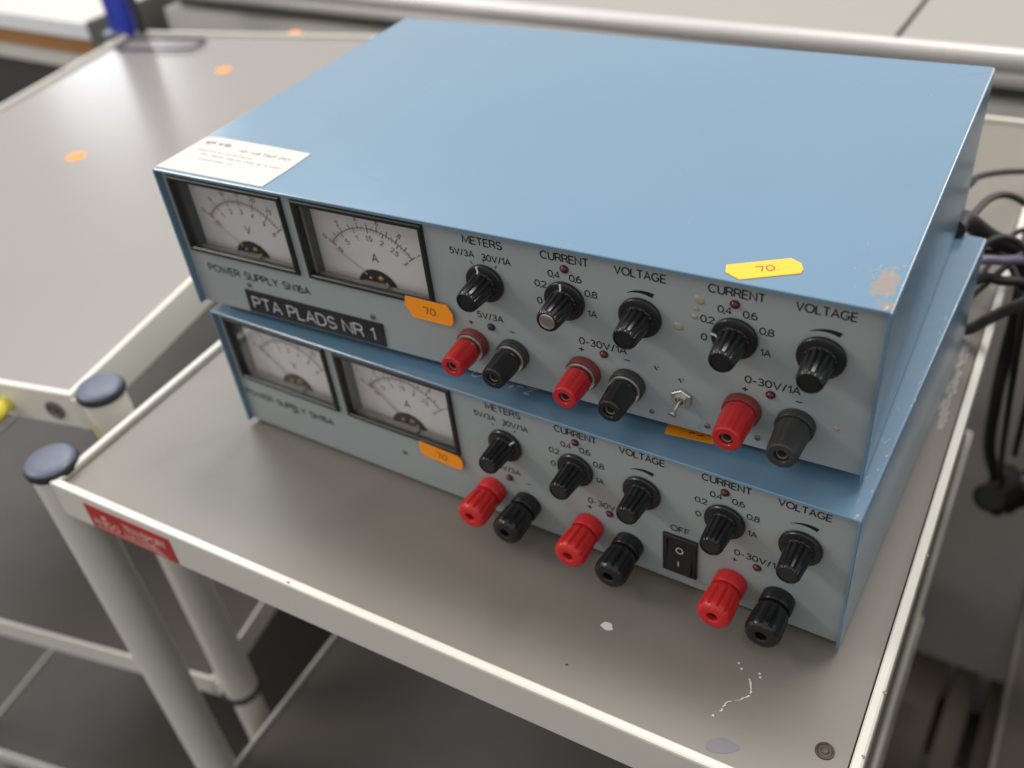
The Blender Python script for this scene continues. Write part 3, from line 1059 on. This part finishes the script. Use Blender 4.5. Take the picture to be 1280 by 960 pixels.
def sticker(root, x, z, rot, w, h, m_, y, txt, cut='hex', plane='xz', th_=4.6):
    """price sticker; outline with nicked corners"""
    if cut == 'hex':
        pts = [(-w / 2, h * .05), (-w / 2 + 1.5, h / 2), (w / 2 - 3.2, h / 2), (w / 2, h * .12), (w / 2 - .4, -h * .28), (w / 2 - 2.5, -h / 2), (-w / 2 + 4.6, -h / 2)]
    else:
        pts = [(-w / 2, -h * .1), (-w / 2 + .6, h / 2), (w / 2 - 3, h / 2), (w / 2 - .6, h * .3), (w / 2, -h * .1), (w / 2 - 1.5, -h * .42), (w / 2 - 3, -h / 2), (-w / 2 + 4, -h / 2), (-w / 2 + 1, -h * .36)]
    bm = bmesh.new()
    if plane == 'xz':
        prism(bm, pts, -0.3, 0, 'y')
    else:
        prism(bm, pts, 0, 0.3, 'z')
    o = link('price_sticker', mesh_of('price_sticker', bm, m_), root)
    if plane == 'xz':
        o.location = Vector((x, y, z)) * S
        o.rotation_euler = (0, -rot, 0)
    else:
        o.location = Vector((x, z, y)) * S
        o.rotation_euler = (0, 0, rot)
    # hand written 7 0 .
    bm = bmesh.new()
    k = th_ / 4.6
    s7 = [(-4.2, 1.7), (-3.9, 2.2), (-1.2, 2.1), (-1.5, .5), (-2.4, -2.2)]
    s0 = [(2.0, 2.1), (.6, 1.6), (.1, 0), (.4, -1.6), (1.7, -2.1), (3.1, -1.5), (3.5, .1), (3.0, 1.7), (2.0, 2.1)]
    dd = [(4.6, -2.0), (5.0, -2.0)]
    yy = -0.42 if plane == 'xz' else 0.42
    for s in (s7, s0, dd):
        stroke(bm, [(a * k + 1, b_ * k) for a, b_ in s], .62 * k, yy, plane)
    link('lettering', flat_mesh('lettering', bm, 'sticker_ink'), o)
    return o


def add_meter(root, x0, kind, needle_ang, needle_m, needle_r=33):
    """panel meter, kind V or A, x0 = left edge of the bezel"""
    z0, z1, x1 = 39.4, 90.2, x0 + 87.8
    bw = 2.9
    # bezel ring standing proud of the panel, with inner walls
    bm = bmesh.new()
    def rect(xa, za, xb, zb, y):
        return [bm.verts.new(p) for p in ((xa, y, za), (xb, y, za), (xb, y, zb), (xa, y, zb))]
    r = [rect(x0, z0, x1, z1, 4.0), rect(x0, z0, x1, z1, 2.6), rect(x0 + .6, z0 + .6, x1 - .6, z1 - .6, 2.0), rect(x0 + bw - .5, z0 + bw - .5, x1 - bw + .5, z1 - bw + .5, 2.0), rect(x0 + bw, z0 + bw, x1 - bw, z1 - bw, 2.6), rect(x0 + bw, z0 + bw, x1 - bw, z1 - bw, 5.4)]
    for a, b_ in zip(r, r[1:]):
        for i in range(4):
            bm.faces.new((a[i], a[(i + 1) % 4], b_[(i + 1) % 4], b_[i]))
    me = link('meter', mesh_of('meter', bm, 'bezel'), root)
    # inner case: left / right / top / bottom walls and rear
    xa, xb, za, zb = x0 + 2.6, x1 - 2.6, z0 - 3, z1 - 2.6
    bm = bmesh.new()
    for q in (((xa, 5.2, za), (xa, 15, za), (xa, 15, zb), (xa, 5.2, zb)), ((xb, 5.2, za), (xb, 15, za), (xb, 15, zb), (xb, 5.2, zb)),
              ((xa, 5.2, zb), (xb, 5.2, zb), (xb, 15, zb), (xa, 15, zb)), ((xa, 5.2, za), (xb, 5.2, za), (xb, 15, za), (xa, 15, za))):
        bm.faces.new([bm.verts.new(p) for p in q])
    link('meter_case', mesh_of('meter_case', bm, 'meter_side'), me)
    # clear inner frame catching light on the left of the ammeter
    bm = bmesh.new()
    if kind == 'A':
        box(bm, xa + .3, 6.0, za + 1, xa + 1.2, 7.0, zb - 2.3)
    box(bm, xa + .3, 6.0, zb - 2.2, xb - .3, 6.8, zb - 1.2)
    link('inner_trim', mesh_of('inner_trim', bm, 'ledge'), me)
    # scale plate
    bm = bmesh.new()
    box(bm, xa + .2, 14, za + .2, xb - .2, 14.8, zb - .2)
    link('scale_plate', mesh_of('scale_plate', bm, 'plate'), me)
    # ledge along the bottom, with the zero screw boss
    bm = bmesh.new()
    box(bm, xa + .3, 6.5, za + .2, xb - .3, 11.5, za + 3.4)
    box(bm, xa + 32, 5.8, za + 1.5, xa + 50, 10.5, za + 5.0)
    link('ledge', mesh_of('ledge', bm, 'ledge'), me)
    cx, cz, RR = x0 + 41.8, 39.8, 34.0
    if kind == 'A':
        cx = x0 + 41.5
    # markings
    bm = bmesh.new()
    bmr = bmesh.new()
    yy = 13.85
    a0, a1_ = -54, 54
    def pt(a, r_):
        return (cx + r_ * math.sin(R(a)), cz + r_ * math.cos(R(a)))
    N_ = 48
    stroke(bm, [pt(a0 + (a1_ - a0) * i / N_, RR) for i in range(N_ + 1)], .45, yy)
    big, small = (6, 30) if kind == 'V' else (6, 30)
    for i in range(small + 1):
        a = a0 + (a1_ - a0) * i / small
        major = i % 5 == 0
        tgt = bmr if i < 1 else bm
        stroke(tgt, [pt(a, RR - (3.0 if major else 1.9)), pt(a, RR)], .6 if major else .3, yy)
    nn = 30 if kind == 'V' else 20
    for i in range(nn + 1):
        a = a0 + (a1_ - a0) * i / nn
        major = i % 5 == 0 if kind == 'V' else i % 2 == 0
        tgt = bmr if i < 1 else bm
        stroke(tgt, [pt(a, RR), pt(a, RR + (3.0 if major else 1.9))], .55 if major else .3, yy)
    stroke(bmr, [pt(a0 + 1.6, RR - 2.6), pt(a0 + 1.6, RR + 2.4)], .4, yy)
    stroke(bmr, [pt(a0, RR), pt(a0 + 4, RR)], .4, yy)
    upper = {'V': ['0', '5', '10', '15', '20', '25', '30'], 'A': ['0', '.2', '.4', '.6', '.8', '1']}[kind]
    lower = {'V': ['0', '1', '2', '3', '4', '5', '6'], 'A': ['0', '.5', '1', '1.5', '2', '2.5', '3']}[kind]
    for i, s in enumerate(upper):
        a = a0 + (a1_ - a0) * i / (len(upper) - 1)
        p = pt(a, RR + 5.6)
        if p[1] < zb - 1.5 and p[0] < xb - 2:
            put_text(bm, s, p[0], p[1], None, 3.0, yy, -R(a) * .9)
    for i, s in enumerate(lower):
        a = a0 + (a1_ - a0) * i / (len(lower) - 1)
        p = pt(a, RR - 6.2)
        put_text(bm, s, p[0], p[1], None, 3.2, yy, -R(a) * .9)
    put_text(bm, kind, cx + 1.2, cz + 15.5, None, 5.4, yy)
    link('scale_markings', flat_mesh('scale_markings', bm, 'greyprint'), me)
    link('zero_mark', flat_mesh('zero_mark', bmr, 'redprint'), me)
    # movement in the half round cut-out
    bm = bmesh.new()
    pts = [(cx + 13.5 * math.cos(t), cz - 4 + 11.5 * math.sin(t)) for t in [PI * i / 20 for i in range(21)]]
    prism(bm, pts, 13.4, 13.9, 'y')
    mv = link('movement', mesh_of('movement', bm, 'dark'), me)
    bm = bmesh.new()
    for (dx, dz, w_, h_, yd) in ((3.5, 2.2, 2.2, 1.6, 12.0), (-4, 1.5, 1.3, 1.2, 12.3), (6.8, -.5, 1.3, 1.9, 12.4)):
        lathe_ = lathe(bm, [(w_, 0), (w_, .5), (w_ * .5, 1.2), (.1, 1.3)], 16)
        for ring in lathe_:
            for v in ring:
                v.co += Vector((cx + dx, yd + 1.2, cz + dz))
    box(bm, cx - 6, 12.2, cz - 1.0, cx + 8, 13.3, cz + .1)
    link('coil', mesh_of('coil', bm, 'brass', 50), me)
    # needle
    bm = bmesh.new()
    p0, p1 = pt(needle_ang, 7), pt(needle_ang, needle_r)
    stroke(bm, [p0, p1], .8, 12.6)
    link('needle', mesh_of('needle', bm, needle_m), me)
    bm = bmesh.new()
    box(bm, x0 + bw - .3, 5.0, z0 + bw - .3, x1 - bw + .3, 5.15, z1 - bw + .3)
    link('window', mesh_of('window', bm, 'glass'), me)
    return me


def cover_mesh(m_):
    bm = bmesh.new()
    o_, i_ = [], []
    r = 2.2
    def prof(inset_, rr):
        a = inset_
        P = [(a, 0)]
        for k in range(7):
            t = PI - k * PI / 12
            P.append((a + rr + rr * math.cos(t), 95 - a - rr + rr * math.sin(t)))
        for k in range(7):
            t = PI / 2 - k * PI / 12
            P.append((420 - a - rr + rr * math.cos(t), 95 - a - rr + rr * math.sin(t)))
        P.append((420 - a, 0))
        return P
    A, B = prof(0, 2.2), prof(1.6, 0.8)
    ys = (0.0, 0.35, 267.6, 268)
    def ring(Pr, y):
        return [bm.verts.new((p[0], y, p[1])) for p in Pr]
    E = prof(0.35, 2.0)
    R_ = [ring(B, 0.0), ring(E, 0.0), ring(A, 0.4), ring(A, 267.6), ring(E, 268), ring(B, 268), ]
    n = len(A)
    for a, b_ in zip(R_, R_[1:] + R_[:1]):
        for i in range(n - 1):
            bm.faces.new((a[i], a[i + 1], b_[i + 1], b_[i]))
    for k in (0, n - 1):
        bm.faces.new([q[k] for q in R_])
    return mesh_of('cover', bm, m_, 25)


def make_supply(label, x, y, z, rz, upper):
    root = thing('power_supply', label, 'power supply', (x, y, z - (5 if upper else 4)), rz, 'stacked laboratory power supplies')
    H0 = 5 if upper else 4
    inner = bpy.data.objects.new('_tmp', None)
    parts_before = set(bpy.data.objects)
    bpy.data.objects.remove(inner)
    parts_before = set(o.name for o in bpy.data.objects)
    link('cover', cover_mesh('cover_up' if upper else 'cover_low'), root)
    # front panel with two meter openings, built of butted strips
    mV = 6.6
    mA = 101.6
    panel_right = 418.2
    bm = bmesh.new()
    zt, zb, xl = 93.2, 0.4, 1.8
    za, zc = 39.7, 89.9
    o1_, o2_ = (mV + .4, mV + 87.4), (mA + .4, mA + 87.4)
    xs = [xl, o1_[0], o1_[1], o2_[0], o2_[1], panel_right]
    zs = [zb, za, zc, zt]
    V = {}
    for yi, yv in enumerate((4.0, 6.0)):
        for i, xv in enumerate(xs):
            for j, zv in enumerate(zs):
                V[i, j, yi] = bm.verts.new((xv, yv, zv))
    holes = {(1, 1), (3, 1)}
    for i in range(5):
        for j in range(3):
            if (i, j) in holes:
                continue
            for yi in (0, 1):
                bm.faces.new((V[i, j, yi], V[i + 1, j, yi], V[i + 1, j + 1, yi], V[i, j + 1, yi]))
    for (i, j) in holes:
        for (a, b_) in (((i, j), (i + 1, j)), ((i + 1, j), (i + 1, j + 1)), ((i + 1, j + 1), (i, j + 1)), ((i, j + 1), (i, j))):
            bm.faces.new((V[a[0], a[1], 0], V[b_[0], b_[1], 0], V[b_[0], b_[1], 1], V[a[0], a[1], 1]))
    for i in range(5):
        for j in (0, 3):
            bm.faces.new((V[i, j, 0], V[i + 1, j, 0], V[i + 1, j, 1], V[i, j, 1]))
    for j in range(3):
        for i in (0, 5):
            bm.faces.new((V[i, j, 0], V[i, j + 1, 0], V[i, j + 1, 1], V[i, j, 1]))
    pn = link('front_panel', mesh_of('front_panel', bm, 'panel'), root)
    # chassis and rear panel, feet
    bm = bmesh.new()
    box(bm, 2.2, 6.5, 0.6, 417.8, 265, 3)
    box(bm, 2.2, 262, 3.1, 417.8, 265, 93)
    link('chassis', mesh_of('chassis', bm, 'dark_paint'), root)
    bm = bmesh.new()
    lathe(bm, [(9, -H0 + .02), (9.5, -H0 + 1), (9, 0.5)], 24, axis='z')
    fm = mesh_of('foot', bm, 'rubber', 50)
    for (fx, fy) in ((40, 45), (380, 45), (40, 235), (380, 235)):
        link('foot', fm, root, (fx, fy, 0))
    # meters
    add_meter(root, mV, 'V', -56 if upper else -47, 'needle' if upper else 'needle_dark', 31 if upper else 36)
    add_meter(root, mA, 'A', -55 if upper else -46, 'needle' if upper else 'needle_dark', 31 if upper else 36)
    # print on the panel
    Y = 3.86
    pm = 'print'
    def tx(s, xm, zm, w=None, h=None, **k):
        X, Z = T(xm, zm)
        text(pn, s, X, Z, w, h, Y, pm, **k)
    tx('METERS', 227.3, 89.5, 22.6, 4.1)
    tx('5V/3A', 214.4, 81.4, 14.2, 3.5)
    tx('30V/1A', 234.2, 81.0, 16.6, 3.5)
    tx('CURRENT', 272.4, 89.6, 25.3, 4.1)
    tx('VOLTAGE', 310.8, 89.3, 25.3, 4.1)
    tx('CURRENT', 355.9, 89.6, 25.3, 4.1)
    tx('VOLTAGE', 394.3, 89.3, 25.3, 4.1)
    for kx in (271.1, 355.9):
        tx('0,2', kx - 12.7, 72.6, 6.2, 3.5)
        tx('0,4', kx - 4.9, 79.7, 6.2, 3.5)
        tx('0,6', kx + 6.6, 79.4, 6.2, 3.5)
        tx('0,8', kx + 14.4, 72.6, 6.2, 3.5)
        tx('1A', kx + 14.6, 61.2, 4.6, 3.5)
        tx('0', kx - 14.0, 62.6, 2.5, 3.5)
    tx('5V/3A', 226.2, 44.8, 15.6, 3.6)
    tx('0-30V/1A', 290.4, 43.6, 25.5, 3.9)
    tx('0-30V/1A', 374.8, 44.2, 25.5, 3.9)
    for xx in (213.6, 278.5, 362.4):
        tx('+', xx, 38.2, 2.8, 4.2)
    def mark(nm, *strokes):
        bm = bmesh.new()
        for p_, w_ in strokes:
            stroke(bm, p_, w_, Y)
        link(nm, flat_mesh(nm, bm, 'print'), pn)
    for xx in (238.5, 303.3, 387.3):
        X, Z = T(xx, 38.2)
        mark('minus_sign', ([(X - 1.5, Z), (X + 1.5, Z)], .6))
    # selector ticks round the METERS knob
    X, Z = T(225.4, 65, 2.2)
    for a in (-36, 0, 34):
        mark('tick_mark', ([(X + 11.6 * math.sin(R(a)), Z + 11.6 * math.cos(R(a))), (X + 13.6 * math.sin(R(a)), Z + 13.6 * math.cos(R(a)))], .5))
    # tapering arcs above the VOLTAGE knobs
    for kx in (310.2, 394.5):
        X, Z = T(kx, 64.5)
        A, B = [], []
        for i in range(13):
            a = -24 + 50 * i / 12
            w = 2.5 * i / 12
            A.append((X + 14.8 * math.sin(R(a)), Z + 14.8 * math.cos(R(a))))
            B.append((X + (15.0 + w) * math.sin(R(a)), Z + (15.0 + w) * math.cos(R(a))))
        bm = bmesh.new()
        va = [bm.verts.new((q[0], Y, q[1])) for q in A]
        vb = [bm.verts.new((q[0], Y, q[1])) for q in B]
        for i in range(12):
            bm.faces.new((va[i], va[i + 1], vb[i + 1], vb[i]))
        link('wedge_mark', flat_mesh('wedge_mark', bm, 'print'), pn)
    if upper:
        for (xx, zz) in ((331, 33.5), (318.5, 37.5)):
            X, Z = T(xx, zz)
            mark('scratch', ([(X - 1, Z + 1.3), (X + .4, Z - .9)], .7))
            mark('scratch', ([(X + .7, Z + .6), (X + 1.5, Z + 1.6)], .3))
    if upper:
        tx('POWER SUPPLY SN16A', 61.5, 31.8, 81.5, 5.0)
    else:
        tx('POWER SUPPLY SN16A', 49.0, 29.2, 80.0, 4.8)
        tx('OFF', 332.2, 45.6, 10.5, 3.8)
    # knobs
    kx = (225.4, 270.6, 310.2, 355.9, 394.4)
    angs = (R(-14), R(-4), R(215), R(-82), R(200)) if upper else (R(48), R(225), R(215), R(230), R(205))
    for i, (q, a) in enumerate(zip(kx, angs)):
        add_knob(root, q, 64.8 if upper else 63.2, a, silver=(upper and i == 1))
    for (q, w) in ((226.2, 38.4), (272.2, 83.8), (290.9, 38.5), (355.5, 83.7), (374.4, 38.4)):
        add_led(root, q, w, 'cap_side' if (upper and q < 230) else 'led')
    if upper:
        for i, (q, w) in enumerate(((212.5, 23.4), (237.2, 22.8), (278.5, 23.0), (302.9, 22.1), (361.4, 24.6), (386.8, 23.4))):
            add_post_old(root, q, w, i % 2 == 0, ring=i < 4, dusty=i == 5)
        # toggle switch
        X, Z = T(331.6, 23.0, 3)
        def hexn():
            bm = bmesh.new()
            lathe(bm, [(5.6, .1), (5.6, 2.0), (5.0, 2.5), (3.2, 2.5), (3.1, 4.2), (2.3, 4.4), (2.1, 2.8)], 6)
            return mesh_of('toggle_switch', bm, 'metal', 25)
        tg = link('toggle_switch', cached('hexn', hexn), root, (X, 4, Z))
        bm = bmesh.new()
        tube(bm, [(0, -2.4, 0), (-.6, -6, -1.8), (-1.3, -10.5, -4.2)], 1.2, 12, lambda t: .75 + .25 * t + (.75 if t > .82 else 0))
        link('lever', mesh_of('lever', bm, 'metal', 60), tg)
        for (q, w, r_) in ((52.4, 25.3, 1.7), (145.8, 24.7, 1.9), (345, 9.4, 1.5), (369.8, 10.2, 1.5), (316, 9.4, 1.4)):
            add_screw(root, q, w, r_)
        for (q, w, r_) in ((339.2, 82.0, 2.3), (337.1, 72.6, 1.3), (329.4, 65.2, 2.1), (338.2, 77, .9), (405, 28, 1.1)):
            X, Z = T(q, w)
            bm = bmesh.new()
            lathe(bm, [(r_, 0), (r_ * .9, .3), (r_ * .5, .6), (.1, .5)], 12)
            for v in bm.verts:
                v.co.x *= 1.25
            link('glue_spot', mesh_of('glue_spot', bm, 'glue', 60), root, (X, 4, Z), (0, random.uniform(0, 2), 0))
        # embossed name label
        bm = bmesh.new()
        xl_, zb_ = T(47.0, 5.4)
        xr_, zt_ = T(151.6, 21.4)
        prism(bm, [(xl_, zb_), (xr_, zb_), (xr_ + .6, zt_), (xl_ + .5, zt_)], 3.1, 3.98, 'y')
        lb = link('label_tape', mesh_of('label_tape', bm, 'label_tape'), root)
        cz_ = (zb_ + zt_) / 2 - .2
        text(lb, 'PTA', xl_ + 16.5, cz_, 22.5, 8.2, 2.96, 'label_white', pen=.11)
        text(lb, 'PLADS', xl_ + 52.0, cz_, 37, 8.2, 2.96, 'label_white', pen=.11)
        text(lb, 'NR', xl_ + 83.3, cz_, 14.5, 8.2, 2.96, 'label_white', pen=.11)
        text(lb, '1', xl_ + 98.0, cz_, None, 8.2, 2.96, 'label_white', pen=.11)
        # rubbed scratches on the lid, mostly near the worn corner
        rs_ = random.Random(11)
        spots = [(rs_.uniform(398, 417), rs_.uniform(2, 50), rs_.uniform(1.5, 5)) for _ in range(12)] + [(rs_.uniform(30, 410), rs_.uniform(15, 255), rs_.uniform(3, 16)) for _ in range(12)]
        for (sx_, sy_, ln_) in spots:
            a_ = rs_.uniform(0, PI)
            ps = []
            for i in range(5):
                ps.append((min(sx_ + math.cos(a_) * ln_ * (i / 4 - .5) + rs_.uniform(-.3, .3), 417.5), max(sy_ + math.sin(a_) * ln_ * (i / 4 - .5) + rs_.uniform(-.3, .3), 1.0)))
            bm = bmesh.new()
            stroke(bm, ps, rs_.uniform(.12, .26), 95.06, 'xy')
            link('scratch', flat_mesh('scratch', bm, 'scratch_pale' if sx_ > 397 and sy_ < 55 else 'scratch_faint'), root)
        # handwritten paper on the top
        bm = bmesh.new()
        prism(bm, [(1.2, 2.6), (84.2, 2.6), (85, 24), (84.8, 45.8), (50, 46.8), (12, 47), (5, 46), (2.2, 43)], 95.08, 95.35, 'z')
        pp = link('paper_note', mesh_of('paper_note', bm, 'paper'), root)
        rnd = random.Random(5)
        for line, (ya, hh, xa_, xb_, mk, ww) in enumerate(((38.5, 5.6, 8, 30, 'ink_strong', .6), (35.5, 4.6, 38, 78, 'ink', .5), (29.0, 2.2, 10, 44, 'ink', .4), (24.5, 2.2, 16, 80, 'ink', .4), (19.0, 1.8, 20, 50, 'ink', .35))):
            bm = bmesh.new()
            xx = xa_
            while xx < xb_:
                wd = rnd.uniform(3, 11)
                pts = []
                n_ = int(wd * 2.2) + 3
                for i in range(n_):
                    pts.append((xx + wd * i / n_ + rnd.uniform(-.7, .7), ya + (xx - 40) * -.015 + hh * .5 * math.sin(i * 1.7 + rnd.uniform(-.9, .9)) * rnd.uniform(.2, 1)))
                stroke(bm, pts, ww, 95.42, 'xy')
                xx += wd + rnd.uniform(1, 2.6)
            link('handwriting', flat_mesh('handwriting', bm, mk), pp)
        st = sticker(root, 185.2, 37.2, R(0), 31.5, 13.6, 'orange', 1.9, '70.')
        st['label'] = 'orange price sticker across the lower edge of the ammeter'
        st = sticker(root, 363.2, 13.6, R(33), 33, 12.5, 'yellow', 95.1, '70.', plane='xy')
        st['label'] = 'yellow price sticker on the top front edge'
        st.rotation_euler = (0, 0, R(31))
    else:
        for i, (q, w) in enumerate(((212.9, 23.6), (236.6, 21.6), (277.6, 23.0), (302.2, 19.5), (361.4, 20.4), (386.9, 20.4))):
            add_post_new(root, q, w, i % 2 == 0)
        # rocker switch
        x0, z0 = T(322.3, 10.8, 2.5)
        x1, z1 = T(342.0, 39.4, 2.5)
        def rect_frame():
            bm = bmesh.new()
            def rect(xa, za_, xb, zb2, y_):
                return [bm.verts.new(p) for p in ((xa, y_, za_), (xb, y_, za_), (xb, y_, zb2), (xa, y_, zb2))]
            r = [rect(x0, z0, x1, z1, 4), rect(x0, z0, x1, z1, 2.6), rect(x0 + .5, z0 + .5, x1 - .5, z1 - .5, 2.1), rect(x0 + 2.6, z0 + 2.6, x1 - 2.6, z1 - 2.6, 2.1), rect(x0 + 2.6, z0 + 2.6, x1 - 2.6, z1 - 2.6, 5.8)]
            for a, b_ in zip(r, r[1:]):
                for i in range(4):
                    bm.faces.new((a[i], a[(i + 1) % 4], b_[(i + 1) % 4], b_[i]))
            return mesh_of('rocker_switch', bm, 'black')
        rs = link('rocker_switch', rect_frame(), root)
        bm = bmesh.new()
        xm0, xm1, zm0, zm1 = x0 + 2.9, x1 - 2.9, z0 + 2.9, z1 - 2.9
        mid = (zm0 + zm1) / 2
        prism(bm, [(5.6, zm0), (0.2, zm0), (2.4, mid), (3.6, zm1), (5.6, zm1)], xm0, xm1, 'x')
        rk_ = link('rocker', mesh_of('rocker', bm, 'black_gloss'), rs)
        bm = bmesh.new()
        cxm = (xm0 + xm1) / 2
        n_ = 20
        zc_ = mid + 4.6
        yo = 2.4 + (3.6 - 2.4) * (zc_ - mid) / (zm1 - mid) - .35
        stroke(bm, [(cxm + 1.9 * math.cos(2 * PI * i / n_), zc_ + 2.1 * math.sin(2 * PI * i / n_)) for i in range(n_ + 1)], .6, yo - .2)
        stroke(bm, [(cxm, mid - 2.5), (cxm, mid - 6.2)], .6, .9)
        link('lettering', flat_mesh('lettering', bm, 'label_white'), rs)
        for (q, w) in ((54.0, 26.2), (146.8, 26.3)):
            add_screw(root, q, w, 1.7)
        st = sticker(root, 175.0, 34.4, R(-3), 32.5, 11.2, 'orange', 1.9, '70.', cut='round')
        st['label'] = 'orange price sticker below the ammeter'
        # sticker on its top, mostly under the upper supply
        bm = bmesh.new()
        prism(bm, [(316, 16.4), (341, 19.4), (343, 27), (340, 33), (317, 31), (314.6, 24)], 95.08, 95.35, 'z')
        st = link('price_sticker', mesh_of('price_sticker', bm, 'orange'), root)
        st['label'] = 'orange price sticker on the top, half under the upper unit'
        bm = bmesh.new()
        for s in ([(327, 21.8), (330, 22.6)], [(331.5, 21.6), (334.5, 22.8)]):
            stroke(bm, s, .9, 95.45, 'xy')
        link('lettering', flat_mesh('lettering', bm, 'sticker_ink'), st)
        # chalk figures on the top front edge
        bm = bmesh.new()
        n_ = 16
        stroke(bm, [(200.5 + 3.0 * math.cos(2 * PI * i / n_) + 1.0 * math.sin(2 * PI * i / n_), 17.4 + 2.6 * math.sin(2 * PI * i / n_)) for i in range(n_ + 1)], .7, 95.12, 'xy')
        for s in ([(223, 14.5), (225, 17.5)], [(226.5, 17.5), (230.5, 18)], [(233, 18.8), (238, 19.2), (233.2, 13.6), (236.8, 13.6)]):
            stroke(bm, s, .8, 95.12, 'xy')
        link('chalk_mark', flat_mesh('chalk_mark', bm, 'chalk'), root)
    # raise all direct children by the foot height
    for o in bpy.data.objects:
        if o.parent is root:
            o.location.z += H0 * S
    return root


make_supply('lower blue power supply standing on the trolley, with black rocker switch and fat fluted terminals', 0, 0, 0, 0, False)
make_supply('upper blue power supply with white paper note, PTA PLADS NR 1 tape and toggle switch', -5.5, -0.6, 100.0, R(2.698), True)

# ------------------------------------------------------------------ cables behind
def cable(pts, r, m_, label, seg=10):
    bm = bmesh.new()
    tube(bm, pts, r, seg)
    o = link('cable', mesh_of('cable', bm, m_, 60))
    tag(o, label, 'cable', 'cables behind the power supplies')
    return o


cable([(370, 330, 60), (388, 400, 62), (390, 423, 58), (400, 473, 40), (414, 523, 20), (432, 556, 8), (470, 590, -40)], 2.5, 'cable', 'thin straight black cable highest up behind the upper power supply')
cable([(400, 268, 95), (404, 315, 84), (407, 364, 72), (415, 394, 62), (427, 406, 52), (441, 415, 38), (470, 420, 0)], 2.7, 'cable_brown', 'dusty cable looping in an arch behind the upper power supply')
bm = bmesh.new()
tube(bm, [(401, 262, 100), (402, 292, 92), (414, 337, 58), (430, 374, 30)], 6.5, 14)
tube(bm, [(428, 370, 34), (440, 380, 8), (443, 395, -40), (442, 425, -100), (441, 497, -200), (446, 540, -300), (464, 546, -350), (482, 541, -380)], 6.0, 12)
tag(link('cable', mesh_of('cable', bm, 'cable', 60)), 'thick black power cable with plug hanging down over the trolley edge', 'cable', 'cables behind the power supplies')
cable([(395, 262, 68), (415, 299, 60), (426, 321, 50), (447, 345, 38), (490, 380, -10)], 3.3, 'cable_violet', 'grey violet cable leaving the back of the lower power supply')
cable([(398, 262, 40), (417, 312, 38), (430, 322, 34), (452, 330, 28), (500, 340, -20)], 3.5, 'cable', 'short black cable just under the grey violet one')
cable([(405, 300, 0.6), (419, 296, 6), (432, 290, 24), (449, 283, 45), (462, 287, 50), (510, 300, 30)], 4.0, 'cable_brown', 'dusty black cable end curling over the cream trolley rim')
cable([(402, 262, 84), (412, 330, 50), (425, 352, 34), (436, 342, 30), (447, 322, 20), (452, 330, -30), (456, 380, -120), (462, 470, -260), (470, 540, -345)], 2.6, 'cable', 'thin black cable curling down beside the thick power cable')
cable([(399, 262, 60), (416, 318, 64), (432, 340, 56), (450, 338, 40), (462, 350, 0), (466, 380, -80), (470, 470, -240)], 2.8, 'cable', 'black cable arching out over the rim and dropping to the bundle')
cable([(392, 262, 30), (410, 300, 22), (440, 352, 44), (470, 372, 52), (520, 390, 60)], 2.2, 'cable_brown', 'thin dusty cable rising to the right border')
cable([(396, 262, 20), (410, 340, 10), (424, 420, 16), (438, 440, 6), (452, 430, -30), (470, 470, -140), (500, 560, -340)], 2.3, 'cable', 'thinnest black cable lying low over the tabletop rim')
bm = bmesh.new()
tube(bm, [(462, 500, -330), (474, 540, -345), (468, 566, -352), (466, 540, -362), (482, 560, -376), (504, 592, -380), (560, 620, -400)], 13, 12)
tube(bm, [(456, 520, -352), (470, 545, -358), (490, 560, -350), (520, 590, -340), (560, 600, -330)], 15, 12)
tube(bm, [(461, 548, -340), (467, 560, -372), (470, 575, -400), (468, 580, -420)], 9, 12)
tag(link('cable_bundle', mesh_of('cable_bundle', bm, 'cable', 60)), 'black bundle of cables hanging in the dark gap beside the trolley', 'cable bundle')
